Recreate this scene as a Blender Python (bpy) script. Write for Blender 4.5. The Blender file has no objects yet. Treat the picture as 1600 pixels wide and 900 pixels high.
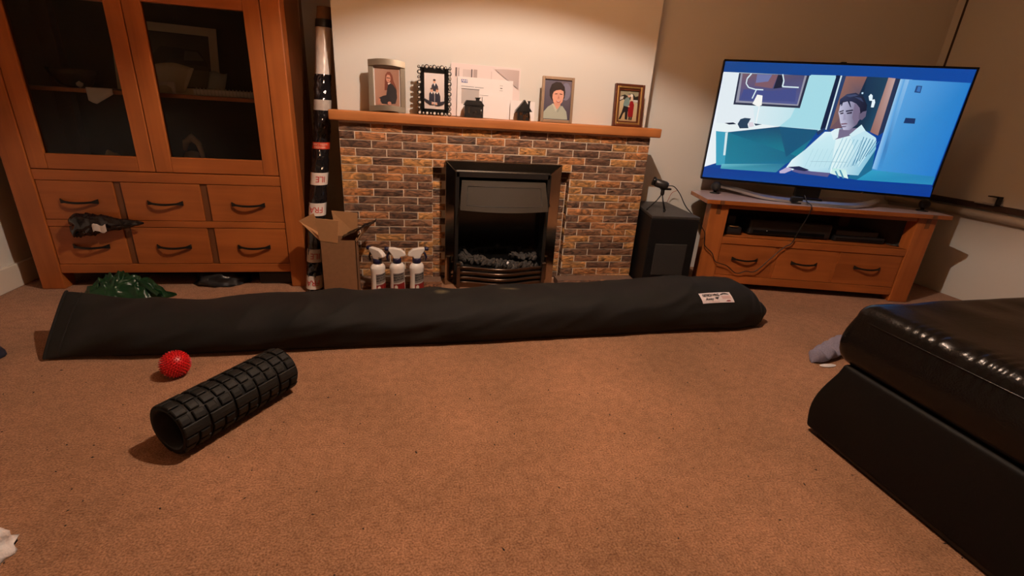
import bpy, bmesh, math, random
from mathutils import Vector, Matrix, Euler, noise

PI = math.pi
R = math.radians
S = bpy.context.scene
C = S.collection
rng = random.Random(7)

# ------------------------------------------------------------------ camera, world, lights, exposure
cam = bpy.data.objects.new('camera', bpy.data.cameras.new('camera'))
C.objects.link(cam)
cam.data.sensor_width = 36.0
cam.data.lens = 725.133 * 36.0 / 1600.0
cam.data.clip_start = 0.02
yaw, pit, rol = R(12.22529), R(-20.85231), R(3.63986)
fw = Vector((math.sin(yaw) * math.cos(pit), math.cos(yaw) * math.cos(pit), math.sin(pit)))
rt = Vector((math.cos(yaw), -math.sin(yaw), 0))
up = rt.cross(fw)
r2 = rt * math.cos(rol) + up * math.sin(rol)
u2 = up * math.cos(rol) - rt * math.sin(rol)
m = Matrix((r2, u2, -fw)).transposed().to_4x4()
m.translation = Vector((0, 0, 0.83))
cam.matrix_world = m
S.camera = cam

S.view_settings.view_transform = 'Standard'
S.view_settings.look = 'None'
S.view_settings.gamma = 1.0
S.view_settings.use_curve_mapping = False
S.view_settings.exposure = 0.0
S.cycles.use_denoising = True
S.cycles.max_bounces = 8
S.cycles.diffuse_bounces = 4
S.cycles.sample_clamp_indirect = 4.0
S.cycles.caustics_reflective = False
S.cycles.caustics_refractive = False

W = bpy.data.worlds.new('world')
S.world = W
W.use_nodes = True
W.node_tree.nodes['Background'].inputs[0].default_value = (0.03, 0.02, 0.012, 1)
W.node_tree.nodes['Background'].inputs[1].default_value = 0.2

LAMP = Vector((0.42, 1.15, 1.84))
LAMP_POWER = 77.0
SHADE_GLOW = 14.0

# ------------------------------------------------------------------ materials
def lin(c):
    return tuple((x / 255 / 12.92) if x / 255 <= 0.04045 else ((x / 255 + 0.055) / 1.055) ** 2.4 for x in c) + (1.0,)

def new_mat(name):
    mt = bpy.data.materials.new(name)
    mt.use_nodes = True
    nt = mt.node_tree
    return mt, nt, nt.nodes['Principled BSDF']

def mat(name, col, rough=0.6, metal=0.0, spec=0.5, bump=0.0, bscale=60.0, var=0.0, coat=0.0, trans=0.0, emis=None, es=0.0, sheen=0.0):
    mt, nt, b = new_mat(name)
    N, L = nt.nodes, nt.links
    c = col if len(col) == 4 else tuple(col) + (1.0,)
    b.inputs['Base Color'].default_value = c
    b.inputs['Roughness'].default_value = rough
    b.inputs['Metallic'].default_value = metal
    b.inputs['Specular IOR Level'].default_value = spec
    b.inputs['Coat Weight'].default_value = coat
    b.inputs['Sheen Weight'].default_value = sheen
    if trans:
        b.inputs['Transmission Weight'].default_value = trans
    if emis:
        b.inputs['Emission Color'].default_value = emis
        b.inputs['Emission Strength'].default_value = es
    tc = N.new('ShaderNodeTexCoord')
    nz = N.new('ShaderNodeTexNoise')
    nz.inputs['Scale'].default_value = bscale
    nz.inputs['Detail'].default_value = 4
    L.new(tc.outputs['Object'], nz.inputs['Vector'])
    if var > 0:
        mx = N.new('ShaderNodeMix')
        mx.data_type = 'RGBA'
        mx.inputs['A'].default_value = tuple(x * (1 - var) for x in c[:3]) + (1,)
        mx.inputs['B'].default_value = tuple(min(1, x * (1 + var)) for x in c[:3]) + (1,)
        L.new(nz.outputs['Fac'], mx.inputs['Factor'])
        L.new(mx.outputs['Result'], b.inputs['Base Color'])
    if bump > 0:
        bp = N.new('ShaderNodeBump')
        bp.inputs['Strength'].default_value = bump
        bp.inputs['Distance'].default_value = 0.002
        L.new(nz.outputs['Fac'], bp.inputs['Height'])
        L.new(bp.outputs['Normal'], b.inputs['Normal'])
    return mt

def wood(name, dark, light, axis, rough=0.42, scale=1.0):
    mt, nt, b = new_mat(name)
    N, L = nt.nodes, nt.links
    tc = N.new('ShaderNodeTexCoord')
    mp = N.new('ShaderNodeMapping')
    sc = [28 * scale] * 3
    sc[axis] = 1.6 * scale
    mp.inputs['Scale'].default_value = sc
    oi = N.new('ShaderNodeObjectInfo')
    ad = N.new('ShaderNodeVectorMath')
    ad.operation = 'ADD'
    ms = N.new('ShaderNodeMath')
    ms.operation = 'MULTIPLY'
    ms.inputs[1].default_value = 9.0
    L.new(oi.outputs['Random'], ms.inputs[0])
    L.new(tc.outputs['Object'], ad.inputs[0])
    L.new(ms.outputs[0], ad.inputs[1])
    L.new(ad.outputs[0], mp.inputs['Vector'])
    nz = N.new('ShaderNodeTexNoise')
    nz.inputs['Scale'].default_value = 1.0
    nz.inputs['Detail'].default_value = 6
    nz.inputs['Distortion'].default_value = 0.8
    L.new(mp.outputs[0], nz.inputs['Vector'])
    n2 = N.new('ShaderNodeTexNoise')
    n2.inputs['Scale'].default_value = 4.0
    n2.inputs['Detail'].default_value = 2
    L.new(ad.outputs[0], n2.inputs['Vector'])
    mxf = N.new('ShaderNodeMath')
    mxf.operation = 'MULTIPLY_ADD'
    mxf.inputs[1].default_value = 0.5
    L.new(n2.outputs['Fac'], mxf.inputs[0])
    m5 = N.new('ShaderNodeMath')
    m5.operation = 'MULTIPLY'
    m5.inputs[1].default_value = 0.5
    L.new(nz.outputs['Fac'], m5.inputs[0])
    L.new(m5.outputs[0], mxf.inputs[2])
    cr = N.new('ShaderNodeValToRGB')
    cr.color_ramp.elements[0].position = 0.34
    cr.color_ramp.elements[0].color = dark
    cr.color_ramp.elements[1].position = 0.66
    cr.color_ramp.elements[1].color = light
    L.new(mxf.outputs[0], cr.inputs['Fac'])
    L.new(cr.outputs['Color'], b.inputs['Base Color'])
    b.inputs['Roughness'].default_value = rough
    bp = N.new('ShaderNodeBump')
    bp.inputs['Strength'].default_value = 0.12
    bp.inputs['Distance'].default_value = 0.001
    L.new(nz.outputs['Fac'], bp.inputs['Height'])
    L.new(bp.outputs['Normal'], b.inputs['Normal'])
    return mt

def print_mat(name, rough=0.5, emit=0.0):
    mt, nt, b = new_mat(name)
    N, L = nt.nodes, nt.links
    at = N.new('ShaderNodeAttribute')
    at.attribute_name = 'Col'
    if emit:
        b.inputs['Base Color'].default_value = (0.004, 0.004, 0.005, 1)
        L.new(at.outputs['Color'], b.inputs['Emission Color'])
        b.inputs['Emission Strength'].default_value = emit
    else:
        L.new(at.outputs['Color'], b.inputs['Base Color'])
    b.inputs['Roughness'].default_value = rough
    return mt

def carpet_mat():
    mt, nt, b = new_mat('carpet')
    N, L = nt.nodes, nt.links
    tc = N.new('ShaderNodeTexCoord')
    def nz(scale, det):
        n = N.new('ShaderNodeTexNoise')
        n.inputs['Scale'].default_value = scale
        n.inputs['Detail'].default_value = det
        L.new(tc.outputs['Object'], n.inputs['Vector'])
        return n
    a, f, g = nz(230, 3), nz(2.6, 4), nz(38, 4)
    cr = N.new('ShaderNodeValToRGB')
    cr.color_ramp.elements[0].position = 0.30
    cr.color_ramp.elements[0].color = (0.245, 0.115, 0.054, 1)
    cr.color_ramp.elements[1].position = 0.70
    cr.color_ramp.elements[1].color = (0.58, 0.318, 0.175, 1)
    L.new(a.outputs['Fac'], cr.inputs['Fac'])
    cr2 = N.new('ShaderNodeValToRGB')
    cr2.color_ramp.elements[0].position = 0.3
    cr2.color_ramp.elements[0].color = (0.72, 0.70, 0.66, 1)
    cr2.color_ramp.elements[1].position = 0.7
    cr2.color_ramp.elements[1].color = (1.06, 1.0, 0.98, 1)
    L.new(f.outputs['Fac'], cr2.inputs['Fac'])
    cr3 = N.new('ShaderNodeValToRGB')
    cr3.color_ramp.elements[0].position = 0.3
    cr3.color_ramp.elements[0].color = (0.78, 0.76, 0.74, 1)
    cr3.color_ramp.elements[1].position = 0.62
    cr3.color_ramp.elements[1].color = (1.0, 1.0, 1.0, 1)
    L.new(g.outputs['Fac'], cr3.inputs['Fac'])
    m1 = N.new('ShaderNodeMix'); m1.data_type = 'RGBA'; m1.blend_type = 'MULTIPLY'; m1.inputs['Factor'].default_value = 1
    m2 = N.new('ShaderNodeMix'); m2.data_type = 'RGBA'; m2.blend_type = 'MULTIPLY'; m2.inputs['Factor'].default_value = 1
    L.new(cr.outputs['Color'], m1.inputs['A']); L.new(cr2.outputs['Color'], m1.inputs['B'])
    L.new(m1.outputs['Result'], m2.inputs['A']); L.new(cr3.outputs['Color'], m2.inputs['B'])
    L.new(m2.outputs['Result'], b.inputs['Base Color'])
    b.inputs['Roughness'].default_value = 0.95
    b.inputs['Specular IOR Level'].default_value = 0.1
    b.inputs['Sheen Weight'].default_value = 0.15
    bp = N.new('ShaderNodeBump')
    bp.inputs['Strength'].default_value = 0.9
    bp.inputs['Distance'].default_value = 0.004
    L.new(a.outputs['Fac'], bp.inputs['Height'])
    L.new(bp.outputs['Normal'], b.inputs['Normal'])
    return mt

def brick_mat():
    mt, nt, b = new_mat('split_stone')
    N, L = nt.nodes, nt.links
    oi = N.new('ShaderNodeObjectInfo')
    tc = N.new('ShaderNodeTexCoord')
    ge = N.new('ShaderNodeNewGeometry')
    base = N.new('ShaderNodeValToRGB')
    cols = [(0.085, 0.048, 0.034), (0.16, 0.088, 0.055), (0.27, 0.135, 0.060), (0.33, 0.190, 0.078), (0.110, 0.068, 0.050), (0.30, 0.15, 0.072), (0.13, 0.080, 0.058)]
    el = base.color_ramp.elements
    base.color_ramp.interpolation = 'CONSTANT'
    el[0].position = 0; el[0].color = cols[0] + (1,)
    el[1].position = 1 / 7; el[1].color = cols[1] + (1,)
    for i in range(2, 7):
        e = el.new(i / 7)
        e.color = cols[i] + (1,)
    L.new(oi.outputs['Random'], base.inputs['Fac'])
    mp = N.new('ShaderNodeMapping')
    mp.inputs['Rotation'].default_value = (0, 0.6, 0)
    mp.inputs['Scale'].default_value = (18, 18, 44)
    L.new(ge.outputs['Position'], mp.inputs['Vector'])
    nz = N.new('ShaderNodeTexNoise')
    nz.inputs['Scale'].default_value = 1.0
    nz.inputs['Detail'].default_value = 5
    nz.inputs['Distortion'].default_value = 2.0
    L.new(mp.outputs[0], nz.inputs['Vector'])
    cr = N.new('ShaderNodeValToRGB')
    cr.color_ramp.elements[0].position = 0.36
    cr.color_ramp.elements[0].color = (0.50, 0.47, 0.46, 1)
    cr.color_ramp.elements[1].position = 0.66
    cr.color_ramp.elements[1].color = (2.3, 1.95, 1.5, 1)
    L.new(nz.outputs['Fac'], cr.inputs['Fac'])
    mx = N.new('ShaderNodeMix'); mx.data_type = 'RGBA'; mx.blend_type = 'MULTIPLY'; mx.inputs['Factor'].default_value = 1
    L.new(base.outputs['Color'], mx.inputs['A']); L.new(cr.outputs['Color'], mx.inputs['B'])
    L.new(mx.outputs['Result'], b.inputs['Base Color'])
    b.inputs['Roughness'].default_value = 0.75
    bp = N.new('ShaderNodeBump')
    bp.inputs['Strength'].default_value = 0.5
    bp.inputs['Distance'].default_value = 0.004
    L.new(nz.outputs['Fac'], bp.inputs['Height'])
    L.new(bp.outputs['Normal'], b.inputs['Normal'])
    return mt

def glass_mat():
    mt, nt, b = new_mat('cabinet_glass')
    N, L = nt.nodes, nt.links
    out = N['Material Output']
    N.remove(b)
    tr = N.new('ShaderNodeBsdfTransparent')
    tr.inputs['Color'].default_value = (0.93, 0.94, 0.93, 1)
    gl = N.new('ShaderNodeBsdfGlossy')
    gl.inputs['Roughness'].default_value = 0.02
    fr = N.new('ShaderNodeFresnel')
    fr.inputs['IOR'].default_value = 1.28
    mx = N.new('ShaderNodeMixShader')
    L.new(fr.outputs[0], mx.inputs[0]); L.new(tr.outputs[0], mx.inputs[1]); L.new(gl.outputs[0], mx.inputs[2])
    L.new(mx.outputs[0], out.inputs['Surface'])
    return mt

def plastic_film(name, col, rough, trans):
    mt, nt, b = new_mat(name)
    N, L = nt.nodes, nt.links
    b.inputs['Base Color'].default_value = col
    b.inputs['Roughness'].default_value = rough
    tl = N.new('ShaderNodeBsdfTranslucent')
    tl.inputs['Color'].default_value = col
    mx = N.new('ShaderNodeMixShader')
    mx.inputs[0].default_value = trans
    L.new(b.outputs[0], mx.inputs[1]); L.new(tl.outputs[0], mx.inputs[2])
    L.new(mx.outputs[0], N['Material Output'].inputs['Surface'])
    return mt

def bag_fabric():
    mt, nt, b = new_mat('black_nylon')
    N, L = nt.nodes, nt.links
    tc = N.new('ShaderNodeTexCoord')
    nz = N.new('ShaderNodeTexNoise')
    nz.inputs['Scale'].default_value = 420
    L.new(tc.outputs['Object'], nz.inputs['Vector'])
    bp = N.new('ShaderNodeBump')
    bp.inputs['Strength'].default_value = 0.25
    bp.inputs['Distance'].default_value = 0.001
    L.new(nz.outputs['Fac'], bp.inputs['Height'])
    L.new(bp.outputs['Normal'], b.inputs['Normal'])
    # two dusty scuff marks that belong to the cloth
    prev = None
    for (cx, cy, sx, sy) in ((0.09, 1.70, 0.035, 0.03), (0.36, 1.71, 0.05, 0.016)):
        mp = N.new('ShaderNodeMapping')
        mp.inputs['Location'].default_value = (-cx / sx, -cy / sy, 0)
        mp.inputs['Scale'].default_value = (1 / sx, 1 / sy, 0.0)
        L.new(tc.outputs['Object'], mp.inputs['Vector'])
        gr = N.new('ShaderNodeTexGradient')
        gr.gradient_type = 'SPHERICAL'
        L.new(mp.outputs[0], gr.inputs['Vector'])
        if prev is None:
            prev = gr.outputs['Fac']
        else:
            ma = N.new('ShaderNodeMath')
            ma.operation = 'MAXIMUM'
            L.new(prev, ma.inputs[0]); L.new(gr.outputs['Fac'], ma.inputs[1])
            prev = ma.outputs[0]
    n2 = N.new('ShaderNodeTexNoise')
    n2.inputs['Scale'].default_value = 60
    L.new(tc.outputs['Object'], n2.inputs['Vector'])
    mu = N.new('ShaderNodeMath'); mu.operation = 'MULTIPLY'
    L.new(prev, mu.inputs[0]); L.new(n2.outputs['Fac'], mu.inputs[1])
    mx = N.new('ShaderNodeMix'); mx.data_type = 'RGBA'
    mx.inputs['A'].default_value = (0.0095, 0.0086, 0.0074, 1)
    mx.inputs['B'].default_value = (0.22, 0.17, 0.09, 1)
    L.new(mu.outputs[0], mx.inputs['Factor'])
    L.new(mx.outputs['Result'], b.inputs['Base Color'])
    b.inputs['Roughness'].default_value = 0.75
    b.inputs['Specular IOR Level'].default_value = 0.2
    b.inputs['Sheen Weight'].default_value = 0.03
    return mt

WD, WL = (0.285, 0.078, 0.016, 1), (0.465, 0.138, 0.030, 1)
M = {
    'wall': mat('painted_wall', (0.70, 0.68, 0.62), 0.85, bump=0.12, bscale=220, spec=0.2),
    'ceiling': mat('ceiling_paint', (0.78, 0.75, 0.70), 0.9),
    'skirting': mat('skirting_paint', (0.74, 0.68, 0.58), 0.5),
    'carpet': carpet_mat(),
    'woodx': wood('oak_along_x', WD, WL, 0),
    'woodtop': wood('oak_polished_top', WD, WL, 0, 0.25),
    'sheentop': wood('painted_tv_sheen', (0.38, 0.29, 0.30, 1), (0.48, 0.38, 0.40, 1), 0, 0.3),  # television sheen on the oak top, put into a pale pinkish colour
    'woodz': wood('oak_along_z', WD, WL, 2),
    'woody': wood('oak_along_y', WD, WL, 1),
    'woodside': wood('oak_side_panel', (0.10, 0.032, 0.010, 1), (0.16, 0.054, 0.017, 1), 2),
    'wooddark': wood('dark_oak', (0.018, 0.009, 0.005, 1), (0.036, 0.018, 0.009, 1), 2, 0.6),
    'woodstrip': wood('oak_darker_strip', (0.13, 0.045, 0.014, 1), (0.19, 0.07, 0.022, 1), 2),  # darker oak for cabinet divider strips and tenon inlays
    'mantel': wood('mantel_oak', (0.40, 0.135, 0.036, 1), (0.60, 0.235, 0.070, 1), 0, 0.45, 0.8),
    'iron': mat('dark_iron', (0.02, 0.017, 0.015), 0.45, 0.6),
    'glass': glass_mat(),
    'brick': brick_mat(),
    'plinth': mat('plinth_stone', (0.15, 0.088, 0.058), 0.8, bump=0.4, bscale=60, var=0.4),
    'subblack': mat('matt_black_vinyl', (0.006, 0.006, 0.0065), 0.55, spec=0.2),
    'mortar': mat('cream_mortar', (0.80, 0.68, 0.52), 0.9, bump=0.4, bscale=150, var=0.15),
    'chrome': mat('black_chrome', (0.48, 0.41, 0.33), 0.12, 1.0),
    'blackmetal': mat('black_metal', (0.012, 0.011, 0.010), 0.38),
    'blackgloss': mat('black_glossy', (0.006, 0.006, 0.006), 0.16),
    'hood': mat('satin_black_hood', (0.036, 0.028, 0.020), 0.6, 0.0, 0.15),
    'bronze': mat('dark_bronze', (0.16, 0.115, 0.085), 0.28, 0.9),
    'coal': mat('coal_ceramic', (0.048, 0.042, 0.036), 0.75, bump=0.5, bscale=80, var=0.4),
    'palestone': mat('pale_pebble', (0.85, 0.80, 0.75), 0.5),
    'blackplastic': mat('black_plastic', (0.012, 0.012, 0.013), 0.42),
    'subtop': mat('black_wood_grain', (0.035, 0.031, 0.029), 0.5, bump=0.2, bscale=90, var=0.3),
    'grille': mat('speaker_grille', (0.017, 0.0155, 0.014), 0.8, bump=0.5, bscale=400),
    'silver': mat('satin_silver', (0.62, 0.60, 0.58), 0.35, 0.85),
    'champagne': mat('champagne_metal', (0.62, 0.56, 0.44), 0.3, 0.9),
    'photo': print_mat('photo_print', 0.35),
    'paperprint': print_mat('paper_print', 0.7),
    'screen': print_mat('screen_picture', 0.25, 0.95),
    'paper': mat('white_paper', (0.80, 0.76, 0.74), 0.8),
    'paper2': mat('cream_paper', (0.72, 0.64, 0.52), 0.8),
    'clearfilm': mat('envelope_window', (0.50, 0.46, 0.44), 0.25),
    'cardboard': mat('cardboard', (0.24, 0.115, 0.048), 0.8, bump=0.15, bscale=60, var=0.15),
    'cardin': mat('cardboard_inside', (0.48, 0.25, 0.105), 0.8, var=0.1),
    'whiteplastic': mat('white_plastic', (0.82, 0.76, 0.68), 0.32),
    'navy': mat('navy_plastic', (0.012, 0.012, 0.045), 0.35),
    'red': mat('red_rubber', (0.62, 0.012, 0.014), 0.38),
    'rubber': mat('black_foam_rubber', (0.0105, 0.0098, 0.0082), 0.6, spec=0.22, bump=0.15, bscale=160),
    'hollow': mat('dark_core', (0.006, 0.006, 0.007), 0.6),
    'leather': None,
    'green': plastic_film('green_polythene', (0.012, 0.060, 0.022, 1), 0.3, 0.35),
    'blackfilm': mat('black_polythene', (0.006, 0.006, 0.008), 0.12, spec=0.8),
    'bag': bag_fabric(),
    'sock': mat('grey_blue_knit', (0.22, 0.20, 0.26), 0.95, bump=0.8, bscale=250, var=0.35),
    'whitecloth': mat('white_fluffy_cloth', (0.75, 0.70, 0.66), 0.95, bump=0.8, bscale=200, var=0.15),
    'navycloth': mat('dark_navy_cloth', (0.01, 0.012, 0.03), 0.9),
    'tapewhite': mat('white_packing_tape', (0.68, 0.60, 0.53), 0.28, var=0.15, bscale=30),
    'tapered': mat('red_tape', (0.55, 0.05, 0.02), 0.35),
    'tapegrey': mat('grey_parcel_tape', (0.42, 0.38, 0.34), 0.22, var=0.25, bscale=40),
    'inkred': mat('red_ink', (0.50, 0.03, 0.025), 0.5),
    'inkpale': mat('pale_ink', (0.80, 0.55, 0.40), 0.5),
    'inkdark': mat('dark_ink', (0.02, 0.018, 0.022), 0.5),
    'inkwhite': mat('white_ink', (0.85, 0.82, 0.78), 0.5),
    'inkblue': mat('blue_ink', (0.02, 0.06, 0.30), 0.5),
    'rhinestone': mat('rhinestone', (0.80, 0.74, 0.66), 0.12, 0.4),
    'rosewood': wood('dark_frame_wood', (0.07, 0.018, 0.008, 1), (0.13, 0.035, 0.015, 1), 0, 0.3),
    'gold': mat('gold_moulding', (0.62, 0.36, 0.12), 0.35, 0.8),
    'tanframe': mat('tan_satin_frame', (0.42, 0.29, 0.19), 0.35, 0.5),
    'pipe': mat('white_pipe', (0.70, 0.60, 0.48), 0.4),
    'rail': mat('dark_trunking', (0.045, 0.022, 0.014), 0.5, var=0.3, bscale=20),
    'bracketred': mat('red_brown_paint', (0.28, 0.06, 0.03), 0.5),
    'lampcord': mat('lamp_cord', (0.7, 0.66, 0.6), 0.5),
    'pinkwire': mat('pink_wire', (0.45, 0.16, 0.11), 0.5),
    'crumb': mat('dark_crumbs', (0.03, 0.02, 0.015), 0.9),
    'led': mat('blue_led', (0.3, 0.5, 1.0), 0.4, emis=(0.35, 0.6, 1.0, 1), es=2.0),
    'shade': mat('lamp_shade_fabric', (0.75, 0.55, 0.35), 0.9, emis=(1.0, 0.40, 0.12, 1), es=SHADE_GLOW),
    'bulb': mat('bulb_glass', (1, 0.9, 0.8), 0.3, emis=(1.0, 0.75, 0.5, 1), es=4.0),
}
def leather_mat():
    mt, nt, b = new_mat('black_leather')
    N, L = nt.nodes, nt.links
    tc = N.new('ShaderNodeTexCoord')
    v = N.new('ShaderNodeTexVoronoi')
    v.inputs['Scale'].default_value = 260
    L.new(tc.outputs['Object'], v.inputs['Vector'])
    nz = N.new('ShaderNodeTexNoise')
    nz.inputs['Scale'].default_value = 9
    nz.inputs['Detail'].default_value = 5
    nz.inputs['Distortion'].default_value = 1.0
    L.new(tc.outputs['Object'], nz.inputs['Vector'])
    bp = N.new('ShaderNodeBump'); bp.inputs['Strength'].default_value = 0.2; bp.inputs['Distance'].default_value = 0.001
    b2 = N.new('ShaderNodeBump'); b2.inputs['Strength'].default_value = 0.22; b2.inputs['Distance'].default_value = 0.01
    L.new(nz.outputs['Fac'], b2.inputs['Height'])
    L.new(v.outputs['Distance'], bp.inputs['Height']); L.new(b2.outputs['Normal'], bp.inputs['Normal'])
    L.new(bp.outputs['Normal'], b.inputs['Normal'])
    b.inputs['Base Color'].default_value = (0.0045, 0.0036, 0.0030, 1)
    b.inputs['Roughness'].default_value = 0.27
    b.inputs['Specular IOR Level'].default_value = 0.24
    return mt
M['leather'] = leather_mat()
M['leatherside'] = mat('dull_black_leather', (0.0045, 0.0038, 0.0032), 0.6, spec=0.15, bump=0.2, bscale=120)

# ------------------------------------------------------------------ mesh helpers
class MB:
    def __init__(s):
        s.v, s.f, s.smooth = [], [], []
    def add(s, vs, fs, smooth=False):
        o = len(s.v)
        s.v += [tuple(p) for p in vs]
        for f in fs:
            s.f.append(tuple(i + o for i in f))
            s.smooth.append(smooth)
        return s
    def box(s, x0, x1, y0, y1, z0, z1, mtx=None):
        vs = [Vector(p) for p in ((x0, y0, z0), (x1, y0, z0), (x1, y1, z0), (x0, y1, z0), (x0, y0, z1), (x1, y0, z1), (x1, y1, z1), (x0, y1, z1))]
        if mtx is not None:
            vs = [mtx @ p for p in vs]
        return s.add(vs, [(0, 3, 2, 1), (4, 5, 6, 7), (0, 1, 5, 4), (1, 2, 6, 5), (2, 3, 7, 6), (3, 0, 4, 7)])
    def prism(s, poly, y0, y1, mtx=None):
        """outline in XZ (counter-clockwise seen from -Y) extruded along Y"""
        n = len(poly)
        vs = [Vector((x, y0, z)) for x, z in poly] + [Vector((x, y1, z)) for x, z in poly]
        if mtx is not None:
            vs = [mtx @ p for p in vs]
        fs = [tuple(range(n)), tuple(range(2 * n - 1, n - 1, -1))]
        fs += [((i + 1) % n, i, i + n, (i + 1) % n + n) for i in range(n)]
        return s.add(vs, fs)
    def prismz(s, poly, z0, z1):
        n = len(poly)
        vs = [(x, y, z0) for x, y in poly] + [(x, y, z1) for x, y in poly]
        fs = [tuple(range(n - 1, -1, -1)), tuple(range(n, 2 * n))]
        fs += [(i, (i + 1) % n, (i + 1) % n + n, i + n) for i in range(n)]
        return s.add(vs, fs)
    def tube(s, pts, rad, seg=10, cap=True):
        pts = [Vector(p) for p in pts]
        n = len(pts)
        rs = rad if isinstance(rad, (list, tuple)) else [rad] * n
        vs, fs = [], []
        t0 = (pts[1] - pts[0]).normalized()
        a = t0.orthogonal().normalized()
        for i, p in enumerate(pts):
            t = (pts[min(i + 1, n - 1)] - pts[max(i - 1, 0)]).normalized()
            a = (a - t * a.dot(t)).normalized()
            b = t.cross(a)
            for k in range(seg):
                th = 2 * PI * k / seg
                vs.append(p + (a * math.cos(th) + b * math.sin(th)) * rs[i])
        for i in range(n - 1):
            for k in range(seg):
                fs.append((i * seg + k, i * seg + (k + 1) % seg, (i + 1) * seg + (k + 1) % seg, (i + 1) * seg + k))
        if cap:
            fs.append(tuple(range(seg - 1, -1, -1)))
            fs.append(tuple(range((n - 1) * seg, n * seg)))
        return s.add(vs, fs, True)
    def lathe(s, prof, seg=24, mtx=None, sx=1.0, sy=1.0, cap=True):
        vs, fs = [], []
        for r, z in prof:
            for k in range(seg):
                th = 2 * PI * k / seg
                p = Vector((r * math.cos(th) * sx, r * math.sin(th) * sy, z))
                vs.append(mtx @ p if mtx is not None else p)
        n = len(prof)
        for i in range(n - 1):
            for k in range(seg):
                fs.append((i * seg + k, i * seg + (k + 1) % seg, (i + 1) * seg + (k + 1) % seg, (i + 1) * seg + k))
        if cap:
            fs.append(tuple(range(seg - 1, -1, -1)))
            fs.append(tuple(range((n - 1) * seg, n * seg)))
        return s.add(vs, fs, True)
    def grid(s, fn, nu, nv, smooth=True, wrapu=False):
        vs = [fn(i / (nu if wrapu else nu - 1), j / (nv - 1)) for j in range(nv) for i in range(nu)]
        fs = []
        for j in range(nv - 1):
            for i in range(nu if wrapu else nu - 1):
                fs.append((j * nu + i, j * nu + (i + 1) % nu, (j + 1) * nu + (i + 1) % nu, (j + 1) * nu + i))
        return s.add(vs, fs, smooth)
    def rbox(s, x0, x1, y0, y1, z0, z1, r, n=8, fn=None):
        """box with rounded edges made from six gridded faces"""
        c = Vector(((x0 + x1) / 2, (y0 + y1) / 2, (z0 + z1) / 2))
        h = Vector(((x1 - x0) / 2, (y1 - y0) / 2, (z1 - z0) / 2))
        ns = n if isinstance(n, (list, tuple)) else (n, n, n)
        def coords(hh, k):
            inner = hh - r
            e = [-hh, -hh + r * 0.25, -hh + r * 0.55]
            mid = [-inner + 2 * inner * i / k for i in range(k + 1)]
            return e + mid + [-q for q in reversed(e)]
        ax = [coords(h[i], ns[i]) for i in range(3)]
        def pt(p):
            p = Vector(p)
            q = Vector([max(-(h[i] - r), min(h[i] - r, p[i])) for i in range(3)])
            d = p - q
            if d.length > 1e-9:
                d = d.normalized() * r
            o = c + q + d
            return fn(o) if fn else o
        for k in range(3):
            a, b = (k + 1) % 3, (k + 2) % 3
            for sg in (-1, 1):
                A, B = ax[a], ax[b]
                vs = []
                for bb in B:
                    for aa in A:
                        p = [0, 0, 0]
                        p[k] = sg * h[k]; p[a] = aa; p[b] = bb
                        vs.append(pt(p))
                na = len(A)
                fs = []
                for j in range(len(B) - 1):
                    for i in range(na - 1):
                        f = (j * na + i, j * na + i + 1, (j + 1) * na + i + 1, (j + 1) * na + i)
                        fs.append(f if sg > 0 else f[::-1])
                s.add(vs, fs, True)
        return s
    def mesh(s, name, material, merge=False):
        me = bpy.data.meshes.new(name)
        me.from_pydata(s.v, [], s.f)
        me.polygons.foreach_set('use_smooth', s.smooth)
        if material is not None:
            me.materials.append(material)
        if merge:
            bm = bmesh.new(); bm.from_mesh(me)
            bmesh.ops.remove_doubles(bm, verts=bm.verts, dist=1e-5)
            bm.to_mesh(me); bm.free()
        me.update()
        return me
    def build(s, name, material, parent=None, bevel=0.0, merge=False, seg=2):
        return link(name, s.mesh(name, material, merge), parent, bevel, seg)

def link(name, me, parent=None, bevel=0.0, seg=2):
    o = bpy.data.objects.new(name, me)
    C.objects.link(o)
    if parent is not None:
        o.parent = parent
    if bevel > 0:
        b = o.modifiers.new('bevel', 'BEVEL')
        b.width = bevel; b.segments = seg; b.limit_method = 'ANGLE'; b.angle_limit = R(40)
    return o

def tag(o, label, cat, group=None, kind=None):
    o['label'] = label
    o['category'] = cat
    if group: o['group'] = group
    if kind: o['kind'] = kind
    return o

def thing(name, label, cat, loc=(0, 0, 0), rz=0.0, group=None):
    o = bpy.data.objects.new(name, None)
    o.empty_display_size = 0.05
    C.objects.link(o)
    o.location = loc
    o.rotation_euler = (0, 0, rz)
    return tag(o, label, cat, group)

def struct(name, mb, material, label=None, bevel=0.0):
    o = mb.build(name, material, None, bevel)
    o['kind'] = 'structure'
    if label: o['label'] = label
    return o

def fbm(p, sc, oct=3):
    p = Vector(p) * sc
    return sum(noise.noise(p * (2 ** i)) / (2 ** i) for i in range(oct))

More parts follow.
